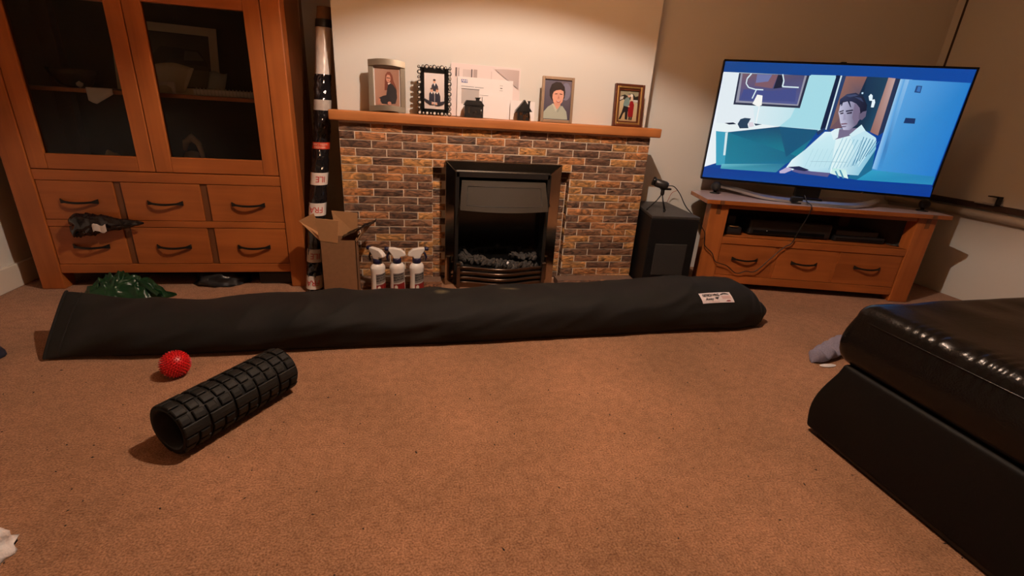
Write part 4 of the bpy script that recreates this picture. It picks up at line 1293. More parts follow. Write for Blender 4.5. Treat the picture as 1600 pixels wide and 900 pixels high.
MB().prismz([(-W_ + .09, .004), (-.095, .004), (-.10, .12), (-.27, .285), (-.94, .285), (-W_ + .085, .12)], .268, .286).build('shelf_board', M['woodx'], tv_st, .0015)
sb(-W_ + .093, -.093, .001, .02, .250, .286, 'rail', M['woodx'])
sb(-W_ + .093, -.093, .004, .03, .035, .076, 'rail', M['woodx'])
for xa, xb in ((-1.025, -.742), (-.724, -.428), (-.410, -.096)):
    d = sb(xa, xb, .006, .028, .078, .248, 'drawer', M['woodx'], tv_st, .0015)
    hd_ = iron_handle(d, (xa + xb) / 2 + CX - .006, .170, .006 + CYo)
for xa in (-.742, -.428):
    sb(xa, xa + .018, .009, .028, .076, .250, 'divider_strip', M['woodx'])
for x in (-1.077, -.041):
    sb(x - .011, x + .011, -.0012, .0, .40, .4535, 'tenon_inlay', M['woodstrip'], tv_st, 0)
    sb(x - .011, x + .011, -.0275, -.026, .4545, .4735, 'tenon_inlay', M['woodstrip'], tv_st, 0)

# devices on the open shelf
rcv = thing('media_receiver', 'large black media receiver on the open shelf of the television stand', 'electronics', stp(-.655, .15, .286), -.2503)
MB().box(-.215, .215, -.07, .07, .004, .085).build('case', M['blackplastic'], rcv, .012)
MB().box(-.19, .18, -.072, -.069, .012, .032).build('front_panel', M['blackgloss'], rcv)
MB().lathe([(0, 0), (.0016, 0), (.0016, .002), (0, .002)], 8, Matrix.Translation((-.12, -.0715, .03)) @ Matrix.Rotation(PI / 2, 4, 'X')).build('status_light', M['inkwhite'], rcv)
dvd = thing('disc_player', 'slim black disc player at the right of the media receiver', 'electronics', stp(-.285, .14, .286), -.2503)
MB().box(-.135, .125, -.06, .08, .003, .030).build('case', M['blackplastic'], dvd, .003)
MB().box(-.125, .115, -.0615, -.0595, .008, .020).build('disc_tray', M['blackgloss'], dvd)
o = MB().box(-.12, .10, -.05, .07, 0, .026).build('set_top_box', M['subtop'], None, .003)
tag(o, 'thin dark set-top box stacked on the slim disc player', 'electronics'); o.location = stp(-.29, .145, .3165); o.rotation_euler = (0, 0, -.24)
sm = thing('black_charger', 'small black charger with a metal ring at the left of the shelf', 'electronics', stp(-.955, .085, .286), -.2503)
MB().rbox(-.042, .042, -.03, .03, 0, .045, .012, 3).build('charger_body', M['blackplastic'], sm)
MB().tube([(.024 * math.cos(a) - .004, -.024 + .012 * math.sin(a), .047) for a in [PI + .3 + (PI - .6) * k / 10 for k in range(11)]], .0022, 6).build('metal_ring', M['gold'], sm)
MB().rbox(-.025, .02, .02, .05, .0, .095, .008, 3).build('charger_back', M['blackplastic'], sm)
tag(MB().tube(smooth_path([stp(-.14, .09, .291), stp(-.12, .06, .292), stp(-.105, .05, .291), stp(-.10, .07, .290)]), .003, 6).build('short_lead', M['blackplastic']), 'short black lead at the right end of the open shelf', 'cable')

# ------------------------------------------------------------------ television
tv = thing('television', 'large flat television showing a man seated in a striped shirt', 'television', (2.0, 2.10, .4748), R(-27))
tw, th_, tz = 1.070, .590, .071
MB().box(-tw / 2, tw / 2, .004, .045, tz, tz + th_).build('case', M['blackplastic'], tv, .004)
for (a, b_, c, d) in ((-tw / 2, tw / 2, tz + th_ - .009, tz + th_), (-tw / 2, tw / 2, tz, tz + .011), (-tw / 2, -tw / 2 + .007, tz + .011, tz + th_ - .009), (tw / 2 - .007, tw / 2, tz + .011, tz + th_ - .009)):
    MB().box(a, b_, -.002, .004, c, d).build('bezel', M['blackgloss'], tv)
MB().box(-.30, .30, .045, .075, tz + .06, tz + .4).build('rear_bulge', M['blackplastic'], tv, .01)
MB().box(-.012, .012, .01, .03, tz + th_, tz + th_ + .006).build('top_camera', M['blackplastic'], tv, .002)
MB().box(-.06, .06, .006, .03, tz - .045, tz).build('neck', M['blackgloss'], tv, .003)
foot = smooth_path([(-.42, .10, .030), (-.33, .02, .024), (-.22, -.065, .012), (-.08, -.09, .009), (.08, -.09, .009), (.20, -.065, .012), (.30, .02, .022), (.36, .09, .030)], 6)
mbf = MB()
nft = len(foot)
vs = []
for p in foot:
    vs += [(p.x, p.y - .016, p.z - .007), (p.x, p.y - .016, p.z + .005), (p.x, p.y + .016, p.z + .013), (p.x, p.y + .016, p.z - .007)]
fs = [(0, 1, 2, 3), (4 * nft - 1, 4 * nft - 2, 4 * nft - 3, 4 * nft - 4)]
for i in range(nft - 1):
    for k in range(4):
        fs.append((4 * i + k, 4 * i + (k + 1) % 4, 4 * i + 4 + (k + 1) % 4, 4 * i + 4 + k)[::-1])
mbf.add(vs, fs)
mbf.build('curved_foot', M['silver'], tv)
MB().box(-.05, .05, -.08, .02, .004, .03).build('foot_bridge', M['blackgloss'], tv, .003)
SCR = []
SCR += [([(8,66,150),(10,58,150),(14,72,160),(20,70,140)],[(0,0),(1,0),(1,1),(0,1)]),([(238,246,250),(178,226,236),(178,226,236),(240,246,250)],[(0.002,0.915),(0.483,0.91),(0.48,0.481),(0.001,0.092)]),((168,222,234),[(0.378,0.918),(0.48,0.92),(0.477,0.492),(0.299,0.488),(0.339,0.572)]),((230,240,246),[(0.0,0.908),(0.071,0.911),(0.076,0.655),(0.166,0.645),(0.192,0.485),(0.015,0.478)]),((44,50,74),[(0.071,0.911),(0.373,0.912),(0.368,0.651),(0.075,0.652)]),((150,150,168),[(0.079,0.909),(0.362,0.91),(0.358,0.669),(0.083,0.67)]),([(74,84,140),(84,92,150),(86,80,112),(120,92,104)],[(0.096,0.686),(0.352,0.68),(0.353,0.91),(0.087,0.907)]),((128,92,104),[(0.154,0.906),(0.241,0.908),(0.23,0.798),(0.15,0.813)]),((112,120,170),[(0.151,0.906),(0.216,0.907),(0.205,0.852),(0.153,0.837)]),((30,36,58),[(0.241,0.908),(0.264,0.905),(0.271,0.808),(0.235,0.796)]),((70,80,140),[(0.106,0.781),(0.232,0.779),(0.333,0.808),(0.341,0.7),(0.102,0.699)]),((220,238,246),[(0.123,0.912),(0.109,0.872),(0.114,0.866),(0.128,0.906)]),((220,238,246),[(0.109,0.87),(0.109,0.829),(0.114,0.828),(0.114,0.868)]),((220,238,246),[(0.11,0.826),(0.124,0.795),(0.128,0.801),(0.113,0.831)]),((220,238,246),[(0.126,0.793),(0.159,0.779),(0.16,0.788),(0.126,0.802)]),((220,238,246),[(0.16,0.779),(0.193,0.779),(0.192,0.788),(0.159,0.789)]),((220,238,246),[(0.16,0.786),(0.15,0.71),(0.155,0.707),(0.165,0.783)]),((220,240,246),[(0.257,0.913),(0.269,0.86),(0.274,0.862),(0.262,0.915)]),((220,240,246),[(0.268,0.862),(0.268,0.817),(0.274,0.815),(0.274,0.86)]),((220,240,246),[(0.271,0.811),(0.341,0.81),(0.34,0.82),(0.27,0.821)]),((250,250,250),[(0.19,0.647),(0.193,0.471),(0.197,0.47),(0.194,0.646)]),((250,250,246),[(0.171,0.743),(0.195,0.737),(0.201,0.659),(0.187,0.645),(0.159,0.666)]),((236,246,248),[(0.014,0.488),(0.215,0.502),(0.302,0.49),(0.082,0.418),(0.021,0.417)]),((38,64,90),[(0.113,0.489),(0.121,0.532),(0.139,0.545),(0.167,0.543),(0.158,0.494),(0.166,0.46),(0.127,0.453)]),((225,215,225),[(0.16,0.506),(0.179,0.514),(0.189,0.479),(0.168,0.468)]),((20,34,60),[(0.053,0.491),(0.092,0.501),(0.107,0.488),(0.075,0.48)]),((30,60,90),[(0.186,0.503),(0.222,0.5),(0.195,0.485)]),([(14,92,128),(24,74,112),(28,100,140),(22,130,150)],[(0.075,0.414),(0.302,0.49),(0.469,0.482),(0.418,0.245)]),([(22,120,146),(24,100,134),(26,110,150),(30,128,156)],[(0.075,0.414),(0.418,0.245),(0.37,0.177),(0.093,0.132)]),((20,86,124),[(0.299,0.488),(0.469,0.482),(0.452,0.407),(0.363,0.237)]),((60,160,190),[(0.021,0.417),(0.075,0.414),(0.094,0.122),(0.054,0.116)]),((215,235,240),[(0.066,0.409),(0.077,0.413),(0.088,0.211),(0.078,0.209)]),([(70,160,180),(60,140,170),(40,120,150),(110,190,205)],[(0.078,0.087),(0.336,0.096),(0.37,0.179),(0.08,0.13)]),((18,34,66),[(0.481,0.921),(0.501,0.92),(0.499,0.486),(0.476,0.49)]),((214,236,244),[(0.498,0.92),(0.504,0.92),(0.503,0.489),(0.497,0.489)]),((40,66,110),[(0.504,0.92),(0.52,0.919),(0.521,0.474),(0.504,0.486)]),([(128,96,90),(150,104,94),(140,96,90),(92,84,100)],[(0.515,0.497),(0.52,0.917),(0.603,0.919),(0.6,0.777)]),((110,84,96),[(0.515,0.497),(0.6,0.777),(0.607,0.53),(0.541,0.5)]),([(26,54,84),(30,66,92),(28,74,104),(20,46,74)],[(0.603,0.919),(0.686,0.918),(0.687,0.493),(0.628,0.509)]),((20,44,70),[(0.603,0.919),(0.628,0.509),(0.565,0.502),(0.593,0.788)]),((236,250,255),[(0.632,0.771),(0.638,0.791),(0.647,0.778),(0.652,0.737),(0.64,0.738)]),((236,250,255),[(0.651,0.746),(0.659,0.751),(0.665,0.727),(0.665,0.687),(0.654,0.687)]),((190,220,240),[(0.6,0.799),(0.607,0.8),(0.608,0.786),(0.601,0.786)]),([(150,104,96),(160,118,112),(196,164,160),(182,140,130)],[(0.682,0.492),(0.717,0.468),(0.714,0.915),(0.686,0.918)]),((38,52,84),[(0.714,0.915),(0.736,0.912),(0.736,0.499),(0.717,0.465)]),([(70,120,176),(66,150,214),(60,150,220),(150,196,238),(120,180,230)],[(0.736,0.499),(0.736,0.184),(0.809,0.177),(0.778,0.91),(0.734,0.912)]),([(66,150,214),(38,126,208),(40,128,204),(92,164,226)],[(0.774,0.181),(0.993,0.169),(0.995,0.902),(0.767,0.909)]),([(150,200,240),(84,160,224),(84,160,224),(160,206,240)],[(0.737,0.196),(0.759,0.188),(0.751,0.91),(0.733,0.911)]),((38,74,130),[(0.801,0.867),(0.823,0.866),(0.825,0.813),(0.801,0.816)]),((58,118,190),[(0.808,0.861),(0.82,0.859),(0.821,0.821),(0.808,0.825)]),((28,54,100),[(0.801,0.62),(0.84,0.619),(0.843,0.578),(0.8,0.578)]),([(40,150,190),(44,140,190),(38,128,186),(52,160,200)],[(0.688,0.09),(0.994,0.102),(0.994,0.17),(0.737,0.184)]),((30,110,150),[(0.737,0.184),(0.688,0.09),(0.646,0.097),(0.701,0.286),(0.721,0.405)]),((34,58,100),[(0.462,0.467),(0.493,0.506),(0.492,0.471),(0.472,0.439)]),([(226,246,250),(200,236,244),(230,248,252),(236,250,252),(196,232,244),(170,214,234),(190,230,240),(206,240,248)],[(0.498,0.471),(0.435,0.309),(0.391,0.217),(0.37,0.127),(0.458,0.128),(0.569,0.127),(0.627,0.227),(0.556,0.478)]),([(224,246,250),(226,248,250),(150,206,228),(132,196,224),(160,216,232),(214,242,248)],[(0.546,0.506),(0.569,0.127),(0.689,0.129),(0.726,0.359),(0.711,0.45),(0.66,0.501)]),((196,232,244),[(0.607,0.455),(0.66,0.501),(0.711,0.45),(0.719,0.417),(0.679,0.199)]),((120,180,204),[(0.579,0.435),(0.558,0.157),(0.56,0.156),(0.581,0.434)]),((120,180,204),[(0.595,0.432),(0.573,0.164),(0.575,0.163),(0.597,0.431)]),((120,180,204),[(0.61,0.429),(0.588,0.172),(0.59,0.17),(0.612,0.428)]),((120,180,204),[(0.626,0.427),(0.602,0.179),(0.604,0.177),(0.628,0.425)]),((120,180,204),[(0.641,0.424),(0.617,0.186),(0.619,0.184),(0.644,0.422)]),((120,180,204),[(0.657,0.421),(0.631,0.193),(0.633,0.191),(0.659,0.42)]),((120,180,204),[(0.672,0.419),(0.646,0.2),(0.648,0.198),(0.674,0.417)]),((120,180,204),[(0.688,0.416),(0.66,0.207),(0.662,0.205),(0.69,0.414)]),((120,180,204),[(0.703,0.413),(0.674,0.214),(0.676,0.212),(0.705,0.411)]),((60,130,170),[(0.661,0.451),(0.652,0.208),(0.655,0.207),(0.664,0.449)]),((60,130,170),[(0.674,0.446),(0.662,0.229),(0.665,0.227),(0.677,0.444)]),((60,130,170),[(0.688,0.44),(0.672,0.25),(0.675,0.248),(0.691,0.438)]),((60,130,170),[(0.701,0.435),(0.682,0.27),(0.685,0.268),(0.704,0.433)]),((60,130,170),[(0.714,0.43),(0.692,0.291),(0.695,0.288),(0.717,0.427)]),((60,130,170),[(0.728,0.425),(0.702,0.311),(0.704,0.308),(0.73,0.422)]),((176,216,228),[(0.468,0.326),(0.453,0.165),(0.455,0.164),(0.47,0.325)]),((176,216,228),[(0.489,0.329),(0.473,0.168),(0.475,0.167),(0.491,0.327)]),((176,216,228),[(0.509,0.331),(0.494,0.172),(0.496,0.17),(0.511,0.33)]),((176,216,228),[(0.529,0.334),(0.514,0.175),(0.516,0.173),(0.531,0.333)]),((176,216,228),[(0.549,0.337),(0.535,0.178),(0.537,0.177),(0.551,0.335)]),((176,216,228),[(0.569,0.339),(0.555,0.181),(0.557,0.18),(0.571,0.338)]),((176,216,228),[(0.589,0.342),(0.575,0.184),(0.577,0.183),(0.591,0.341)]),((150,190,205),[(0.472,0.215),(0.627,0.232),(0.626,0.235),(0.471,0.218)]),((120,110,140),[(0.553,0.501),(0.637,0.522),(0.607,0.455),(0.548,0.413)]),((226,246,250),[(0.536,0.499),(0.552,0.507),(0.557,0.431),(0.543,0.406),(0.521,0.474)]),((214,240,248),[(0.637,0.547),(0.66,0.501),(0.614,0.443),(0.6,0.46)]),([(208,206,230),(190,190,218),(170,166,196),(128,120,150),(104,96,124),(96,88,118),(150,146,176),(196,194,220),(206,206,232),(196,194,220)],[(0.53,0.631),(0.528,0.707),(0.553,0.742),(0.598,0.733),(0.622,0.622),(0.619,0.548),(0.595,0.497),(0.57,0.495),(0.549,0.553),(0.54,0.592)]),((122,110,138),[(0.584,0.709),(0.61,0.7),(0.626,0.6),(0.614,0.542),(0.591,0.597)]),((104,94,120),[(0.613,0.64),(0.64,0.658),(0.643,0.611),(0.633,0.583),(0.618,0.59)]),([(36,42,70),(52,60,92),(62,72,104),(40,46,72),(26,32,54),(22,28,50),(26,30,54),(26,30,54),(26,30,52),(30,36,60),(34,40,64),(40,46,74),(36,42,68),(34,40,66)],[(0.525,0.686),(0.52,0.737),(0.542,0.779),(0.576,0.793),(0.612,0.762),(0.635,0.702),(0.638,0.656),(0.626,0.65),(0.619,0.631),(0.609,0.678),(0.592,0.707),(0.57,0.724),(0.554,0.724),(0.536,0.712)]),((66,76,110),[(0.539,0.766),(0.574,0.782),(0.589,0.774),(0.558,0.756)]),((60,70,102),[(0.574,0.762),(0.603,0.755),(0.618,0.723),(0.594,0.743)]),((34,40,66),[(0.551,0.729),(0.559,0.732),(0.575,0.677),(0.57,0.681)]),((34,40,66),[(0.529,0.72),(0.536,0.723),(0.536,0.687),(0.532,0.684)]),((26,26,50),[(0.531,0.641),(0.547,0.654),(0.549,0.646),(0.533,0.632)]),((26,26,50),[(0.557,0.65),(0.584,0.662),(0.586,0.653),(0.559,0.64)]),((44,36,60),[(0.536,0.628),(0.549,0.636),(0.551,0.625),(0.54,0.619)]),((44,36,60),[(0.563,0.633),(0.583,0.644),(0.584,0.63),(0.565,0.624)]),((160,156,186),[(0.553,0.625),(0.559,0.623),(0.569,0.581),(0.557,0.573)]),((120,84,104),[(0.552,0.545),(0.573,0.552),(0.581,0.545),(0.557,0.536)]),((110,100,130),[(0.557,0.525),(0.578,0.529),(0.575,0.52),(0.563,0.516)]),((96,92,140),[(0.417,0.159),(0.483,0.132),(0.569,0.131),(0.562,0.095),(0.436,0.106),(0.403,0.119)]),((190,180,214),[(0.348,0.11),(0.373,0.146),(0.4,0.154),(0.399,0.125),(0.374,0.096),(0.352,0.092)]),((30,40,80),[(0.38,0.153),(0.428,0.167),(0.475,0.143),(0.458,0.128),(0.42,0.134)]),([(224,246,236),(190,236,232),(210,244,240),(232,250,244)],[(0.568,0.127),(0.576,0.174),(0.63,0.168),(0.65,0.095)]),((80,150,180),[(0.601,0.163),(0.608,0.164),(0.634,0.095),(0.626,0.094)]),((80,150,180),[(0.585,0.148),(0.59,0.154),(0.614,0.094),(0.606,0.093)]),([(8,66,150),(10,58,150),(10,62,150),(8,60,146)],[(0,0),(1,0),(0.997,0.083),(0.0,0.09)])]
sw, shh = tw - .014, th_ - .020
so = print_mesh('screen', SCR, sw, shh, M['screen'], tv, .00012)
so.location = (0, .0036, tz + .011)

sens = thing('sensor_bar', 'small black sensor clipped below the middle of the television', 'electronics', stp(-.69, .035, .4748), -.2503)
MB().box(-.022, .022, -.012, .012, .0, .008).build('sensor_base', M['blackplastic'], sens, .002)
MB().box(-.03, .03, -.006, .010, .008, .034).build('sensor_head', M['blackplastic'], sens, .004)
for nm, lb_, loc, r_ in (('desk_speaker', 'small round black speaker at the left end of the television stand', (1.598, 2.30, .4748), .026), ('desk_speaker', 'small black speaker at the right end of the television stand', (2.545, 1.925, .4748), .024)):
    d = thing(nm, lb_, 'speaker', loc, -.3)
    MB().lathe([(.0, 0), (.026, 0), (.026, .004), (.008, .007), (.008, .016)], 18).build('speaker_foot', M['blackplastic'], d)
    MB().lathe([(0, -r_), (r_ * .5, -r_ * .87), (r_ * .87, -r_ * .5), (r_, 0), (r_ * .87, r_ * .5), (r_ * .5, r_ * .87), (0, r_)], 20, Matrix.Translation((0, 0, .012 + r_))).build('speaker_ball', M['blackplastic'], d)
    MB().lathe([(0, 0), (r_ * .7, 0), (r_ * .72, .003), (0, .004)], 18, Matrix.Translation((-.004, -r_ * .9, .012 + r_)) @ Matrix.Rotation(PI / 2, 4, 'X')).build('driver', M['grille'], d)

# ------------------------------------------------------------------ sofa
sofa = thing('sofa', 'black leather sofa end with a thick puckered seat cushion', 'sofa', (1.70, .2, 0))
def cush(p):
    q = Vector(p)
    dx = p.x - 1.128
    dy = .935 - p.y
    if p.z > .36:
        # crowned top, gathered along the front seam
        g = min(1, max(0, (p.z - .36) / .02)) * min(1, max(0, (dy + .01) / .04))
        wv = math.exp(-((dx - .026) / .026) ** 2) * g * min(1, max(.12, (.84 - p.y) / .14))
        q.z += wv * (.0021 * math.sin(p.y * 235 + 3.2 * math.sin(p.y * 41)) + .003 * noise.noise(Vector((p.x * 22, p.y * 30, 0))))
        q.x += wv * .0022 * math.sin(p.y * 235 + 1.2 + 3.2 * math.sin(p.y * 41))
        if p.z > .40:
            q.z += .006 * noise.noise(Vector((p.x * 5 + p.y * 3, p.y * 4 - p.x * 3, 2))) * min(1, max(0, dx / .1))
            wr = math.exp(-((dy - .09) / .05) ** 2) * min(1, dx / .1)
            q.z += wr * .0035 * math.sin(p.x * 42 + 3 * noise.noise(Vector((p.x * 5, p.y * 5, 1))))
    if p.z < .37:
        q.x += -.014 * math.sin(PI * min(1, max(0, (p.z - .235) / .14))) * (1 if dx < .1 else 0)
        q.y += .012 * math.sin(PI * min(1, max(0, (p.z - .235) / .14))) * (1 if dy < .1 else 0)
    q.y += (.05 * (q.x - 1.13) if p.y > .5 else 0)
    return q
MB().rbox(1.128, 2.55, -1.0, .935, .238, .416, .040, (50, 420, 5), cush).build('seat_cushion', M['leather'], sofa, merge=True).location = (-1.70, -.2, 0)
seam = [(1.1275, -.95 + i * .05, .3765) for i in range(37)] + [(1.130, .885, .3765), (1.140, .915, .3765), (1.165, .936, .3765), (1.30, .946, .3765), (1.6, .960, .3765)]
MB().tube(seam, .0020, 6).build('seam', M['leather'], sofa).location = (-1.70, -.2, 0)
def base_s(p):
    q = Vector(p)
    t = max(0, min(1, (p.z - .03) / .2))
    if p.y > .4:
        k = (p.y - .4) / .5
        q.y += k * (.046 * math.sin(PI * (1 - t) * .62) ** 1.2)
        q.x -= k * .010 * math.sin(PI * (1 - t) * .8)
    return q
MB().rbox(1.122, 2.5, -1.0, .905, .014, .246, .012, (30, 80, 10), base_s).build('seat_base', M['leatherside'], sofa, merge=True).location = (-1.70, -.2, 0)
MB().box(1.132, 2.48, -1.0, .915, 0, .045).build('plinth', M['blackplastic'], sofa, .004).location = (-1.70, -.2, 0)

# grey fluffy sock on the carpet by the sofa
sk = thing('grey_sock', 'grey blue knitted sock lying on the carpet behind the sofa corner', 'sock', (1.468, 1.300, 0))
def sock(u, v):
    a = 2 * PI * u
    y = -.045 + .19 * v
    c = Vector((.0 + .26 * v, .0 + .10 * v, 0))
    r1 = .030 * min(1, (v / .12) ** .5 if v < .12 else 1) + .02 * v
    zz = .022 * min(1, (v / .1) ** .5 if v < .1 else 1) + .006 * math.sin(v * 26)
    n_ = Vector((-.45, .89, 0))
    p = c + n_ * r1 * math.cos(a) + Vector((0, 0, zz + zz * math.sin(a)))
    return p + Vector((0, 0, .004 * noise.noise(p * 40)))
MB().grid(sock, 28, 40, True, True).build('knit_foot', M['sock'], sk)
MB().grid(lambda u, v: Vector((.002 + .03 * v * math.cos(2 * PI * u) * 1.2 + .045, -.028 + .012 * v * math.sin(2 * PI * u), .003 + .006 * (1 - v))), 16, 4, True, True).build('white_heel', M['whitecloth'], sk)

# ------------------------------------------------------------------ long padded bag
def interp(tab, x):
    if x <= tab[0][0]: return tab[0][1]
    for (a, b), (c, d) in zip(tab, tab[1:]):
        if x <= c:
            t = (x - a) / (c - a)
            t = t * t * (3 - 2 * t)
            return b + (d - b) * t
    return tab[-1][1]
HT = [(-1.165, .148), (-1.12, .150), (-.98, .133), (-.80, .123), (-.36, .143), (.1, .153), (.64, .166), (1.2, .180), (1.38, .176), (1.44, .155), (1.485, .100), (1.52, .06)]
FT = [(-1.165, 1.538), (-.75, 1.530), (-.3, 1.538), (.1, 1.541), (.6, 1.557), (1.2, 1.578), (1.34, 1.573), (1.45, 1.595), (1.52, 1.65)]
BT = [(-1.165, 1.80), (-1.1, 1.815), (-.6, 1.835), (.1, 1.835), (.8, 1.85), (1.3, 1.86), (1.42, 1.84), (1.52, 1.74)]
def bagp(x, th, wr=1.0):
    """th = 0 at the front carpet edge, pi/2 on top, pi at the back; below 0 the flat underside"""
    h, f, b = interp(HT, x), interp(FT, x), interp(BT, x)
    yc, a = (f + b) / 2, (b - f) / 2
    c, s = math.cos(th), math.sin(th)
    y = yc - a * math.copysign(abs(c) ** .80, c)
    z = h * .36 + (h * .64 * abs(s) ** .80 if s > 0 else -h * .36 * min(1, abs(s) * 1.6) ** .7)
    # flat sewn left end: the section closes onto a slanting seam line from the front carpet edge to a top corner
    k = 0.0
    if x < -.93:
        k = min(1, (-.93 - x) / .235)
        k = k * k * (3 - 2 * k) * .95
        q = (1 - c) / 2
        sy_, sz_ = 1.545 + .165 * q, .004 + .172 * q ** 1.15
        th_k = .010 * math.sin(th)
        y += (sy_ - th_k - y) * k
        z += (sz_ + th_k * .8 - z) * k
    if wr and z > .012:
        g = min(1, (z - .012) / .03)
        # the stiff patch keeps the cloth under it flat
        g *= 1 - .97 * math.exp(-((x - 1.23) / .13) ** 4) * math.exp(-((th - .72) / .46) ** 4)
        n1 = noise.noise(Vector((x * 4.5 + z * 9, y * 6, z * 7)))
        rd = 1 - abs(noise.noise(Vector((x * 6 - z * 16, y * 5 + 3, z * 12)))) * 2.2
        am = .0065 + .009 * math.exp(-((x + .35) / .40) ** 2) + .006 * math.exp(-((x - 1.1) / .22) ** 2)
        d = wr * g * (1 - k) * (am * .8 * n1 + am * max(0, rd))
        y += d * -c * .9; z += d * max(0, s) * .9
    return Vector((x, y, max(z, 0.0)))
bag = thing('long_padded_bag', 'very long black padded fabric bag lying across the carpet', 'bag', (0, 0, 0))
def bag_x(v):
    return -1.165 + 2.685 * v
NB, NU = 330, 64
mb = MB()
mb.grid(lambda u, v: bagp(bag_x(v), -PI / 2 + 2 * PI * u), NU, NB, True, True)
for v, rev in ((0, True), (1, False)):
    ringp = [bagp(bag_x(v), -PI / 2 + 2 * PI * u / NU) for u in range(NU)]
    cen = sum(ringp, Vector()) / NU
    cen.x += -.004 if rev else .012
    mb.add(ringp + [cen], [((i + 1) % NU, i, NU) if rev else (i, (i + 1) % NU, NU) for i in range(NU)], True)
mb.build('bag_body', M['bag'], bag)
MB().tube([bagp(-1.162, t, 0) + Vector((-.003, 0, .001)) for t in [0.02 + 3.1 * i / 40 for i in range(41)]], .0045, 6).build('end_seam', M['bag'], bag)
MB().tube([bagp(-1.125, t) + Vector((0, -.001, .0005)) for t in [0.1 + 2.8 * i / 40 for i in range(41)]], .0025, 6).build('stitched_seam', M['bag'], bag)
lump = MB().lathe([(0, -.05), (.03, -.042), (.046, -.015), (.046, .02), (.03, .045), (0, .052)], 24, Matrix.Translation((1.475, 1.665, .055)) @ Matrix.Rotation(PI / 2, 4, 'Y'))
lump.v = [(x + .006 * noise.noise(Vector((x, y, z)) * 30), y + .006 * noise.noise(Vector((x, y, z)) * 24 + Vector((4, 0, 0))), max(z, .002)) for x, y, z in lump.v]
lump.build('end_fold', M['bag'], bag)
# printed patch sewn on the right end
PATCH = ((1.150, .90), (1.2975, .97), (1.3075, .55), (1.160, .49))
def pat(u, v, d=.0025):
    (x0, t0), (x1, t1), (x2, t2), (x3, t3) = PATCH     # top left, top right, bottom right, bottom left
    xa, ta = x0 + (x1 - x0) * u, t0 + (t1 - t0) * u
    xb, tb = x3 + (x2 - x3) * u, t3 + (t2 - t3) * u
    x, t_ = xb + (xa - xb) * v, tb + (ta - tb) * v
    p = bagp(x, t_)
    n = (bagp(x + .004, t_) - bagp(x - .004, t_)).cross(bagp(x, t_ + .02) - bagp(x, t_ - .02)).normalized()
    if n.z < 0: n = -n
    return p + n * d
pt_ = MB().grid(lambda u, v: pat(u, v), 24, 14).build('name_patch', mat('patch_vinyl', (.80, .70, .68), .5), bag)
pt_['label'] = 'white printed patch lettered OSTRICH WING Away'
text_mesh('lettering', 'OSTRICH WING', .105, M['inkdark'], lambda x, y: pat(.345 + x * .76, .73 + y * 3.3, .0042), pt_, spacing=.9, offset=.004)
text_mesh('lettering', 'Away', .12, M['inkdark'], lambda x, y: pat(.25 + x * .95, .38 + y * 2.8, .0042), pt_, shear=.35, offset=.002)
def shape_on_patch(name, poly, material, d=.0034):
    return MB().add([pat(u, v, d) for u, v in poly], [tuple(range(len(poly)))]).build(name, material, pt_)
shape_on_patch('bird_mark', [(.44, .45), (.47, .51), (.53, .52), (.58, .53), (.55, .44), (.52, .36), (.505, .28), (.495, .36), (.46, .38)], M['inkdark'])
shape_on_patch('umbrella_mark', [(.645, .70), (.67, .82), (.75, .90), (.83, .92), (.90, .86), (.95, .74), (.86, .78), (.76, .78)], M['inkdark'])
pale_red = mat('patch_pale_red', (.62, .36, .34), .6)
for k in range(3):
    shape_on_patch('print_line', [(.66, .58 - .11 * k), (.95, .58 - .11 * k), (.95, .64 - .11 * k), (.66, .64 - .11 * k)], pale_red)
shape_on_patch('red_mark', [(.74, .12), (.80, .22), (.88, .22), (.90, .12), (.82, .09)], mat('patch_red', (.30, .05, .06), .6))
shape_on_patch('print_line', [(.20, .10), (.55, .10), (.55, .125), (.20, .125)], pale_red)

# ------------------------------------------------------------------ foam roller
RA, RBv = Vector((-.592, 1.045, .068)), Vector((-.404, 1.322, .068))
rl = thing('foam_roller', 'black grid patterned foam roller lying on the carpet', 'roller', (RA + RBv) / 2 - Vector((0, 0, .068)))
ax = (RBv - RA).normalized()
Lr = .335
rz_ = math.atan2(ax.y, ax.x)
rmx = Matrix.Translation((0, 0, .068)) @ Matrix.Rotation(rz_, 4, 'Z') @ Matrix.Rotation(PI / 2, 4, 'Y')
MB().lathe([(.052, -Lr / 2 + .002), (.060, -Lr / 2), (.0608, -Lr / 2 + .004), (.0608, Lr / 2 - .004), (.060, Lr / 2), (.052, Lr / 2 - .002)], 56, rmx, cap=False).build('foam_sleeve', M['rubber'], rl)
MB().lathe([(.0525, -Lr / 2 + .001), (.049, -Lr / 2 + .004), (.0485, Lr / 2 - .004), (.0525, Lr / 2 - .001)], 48, rmx, cap=False).build('inner_tube', M['hollow'], rl)
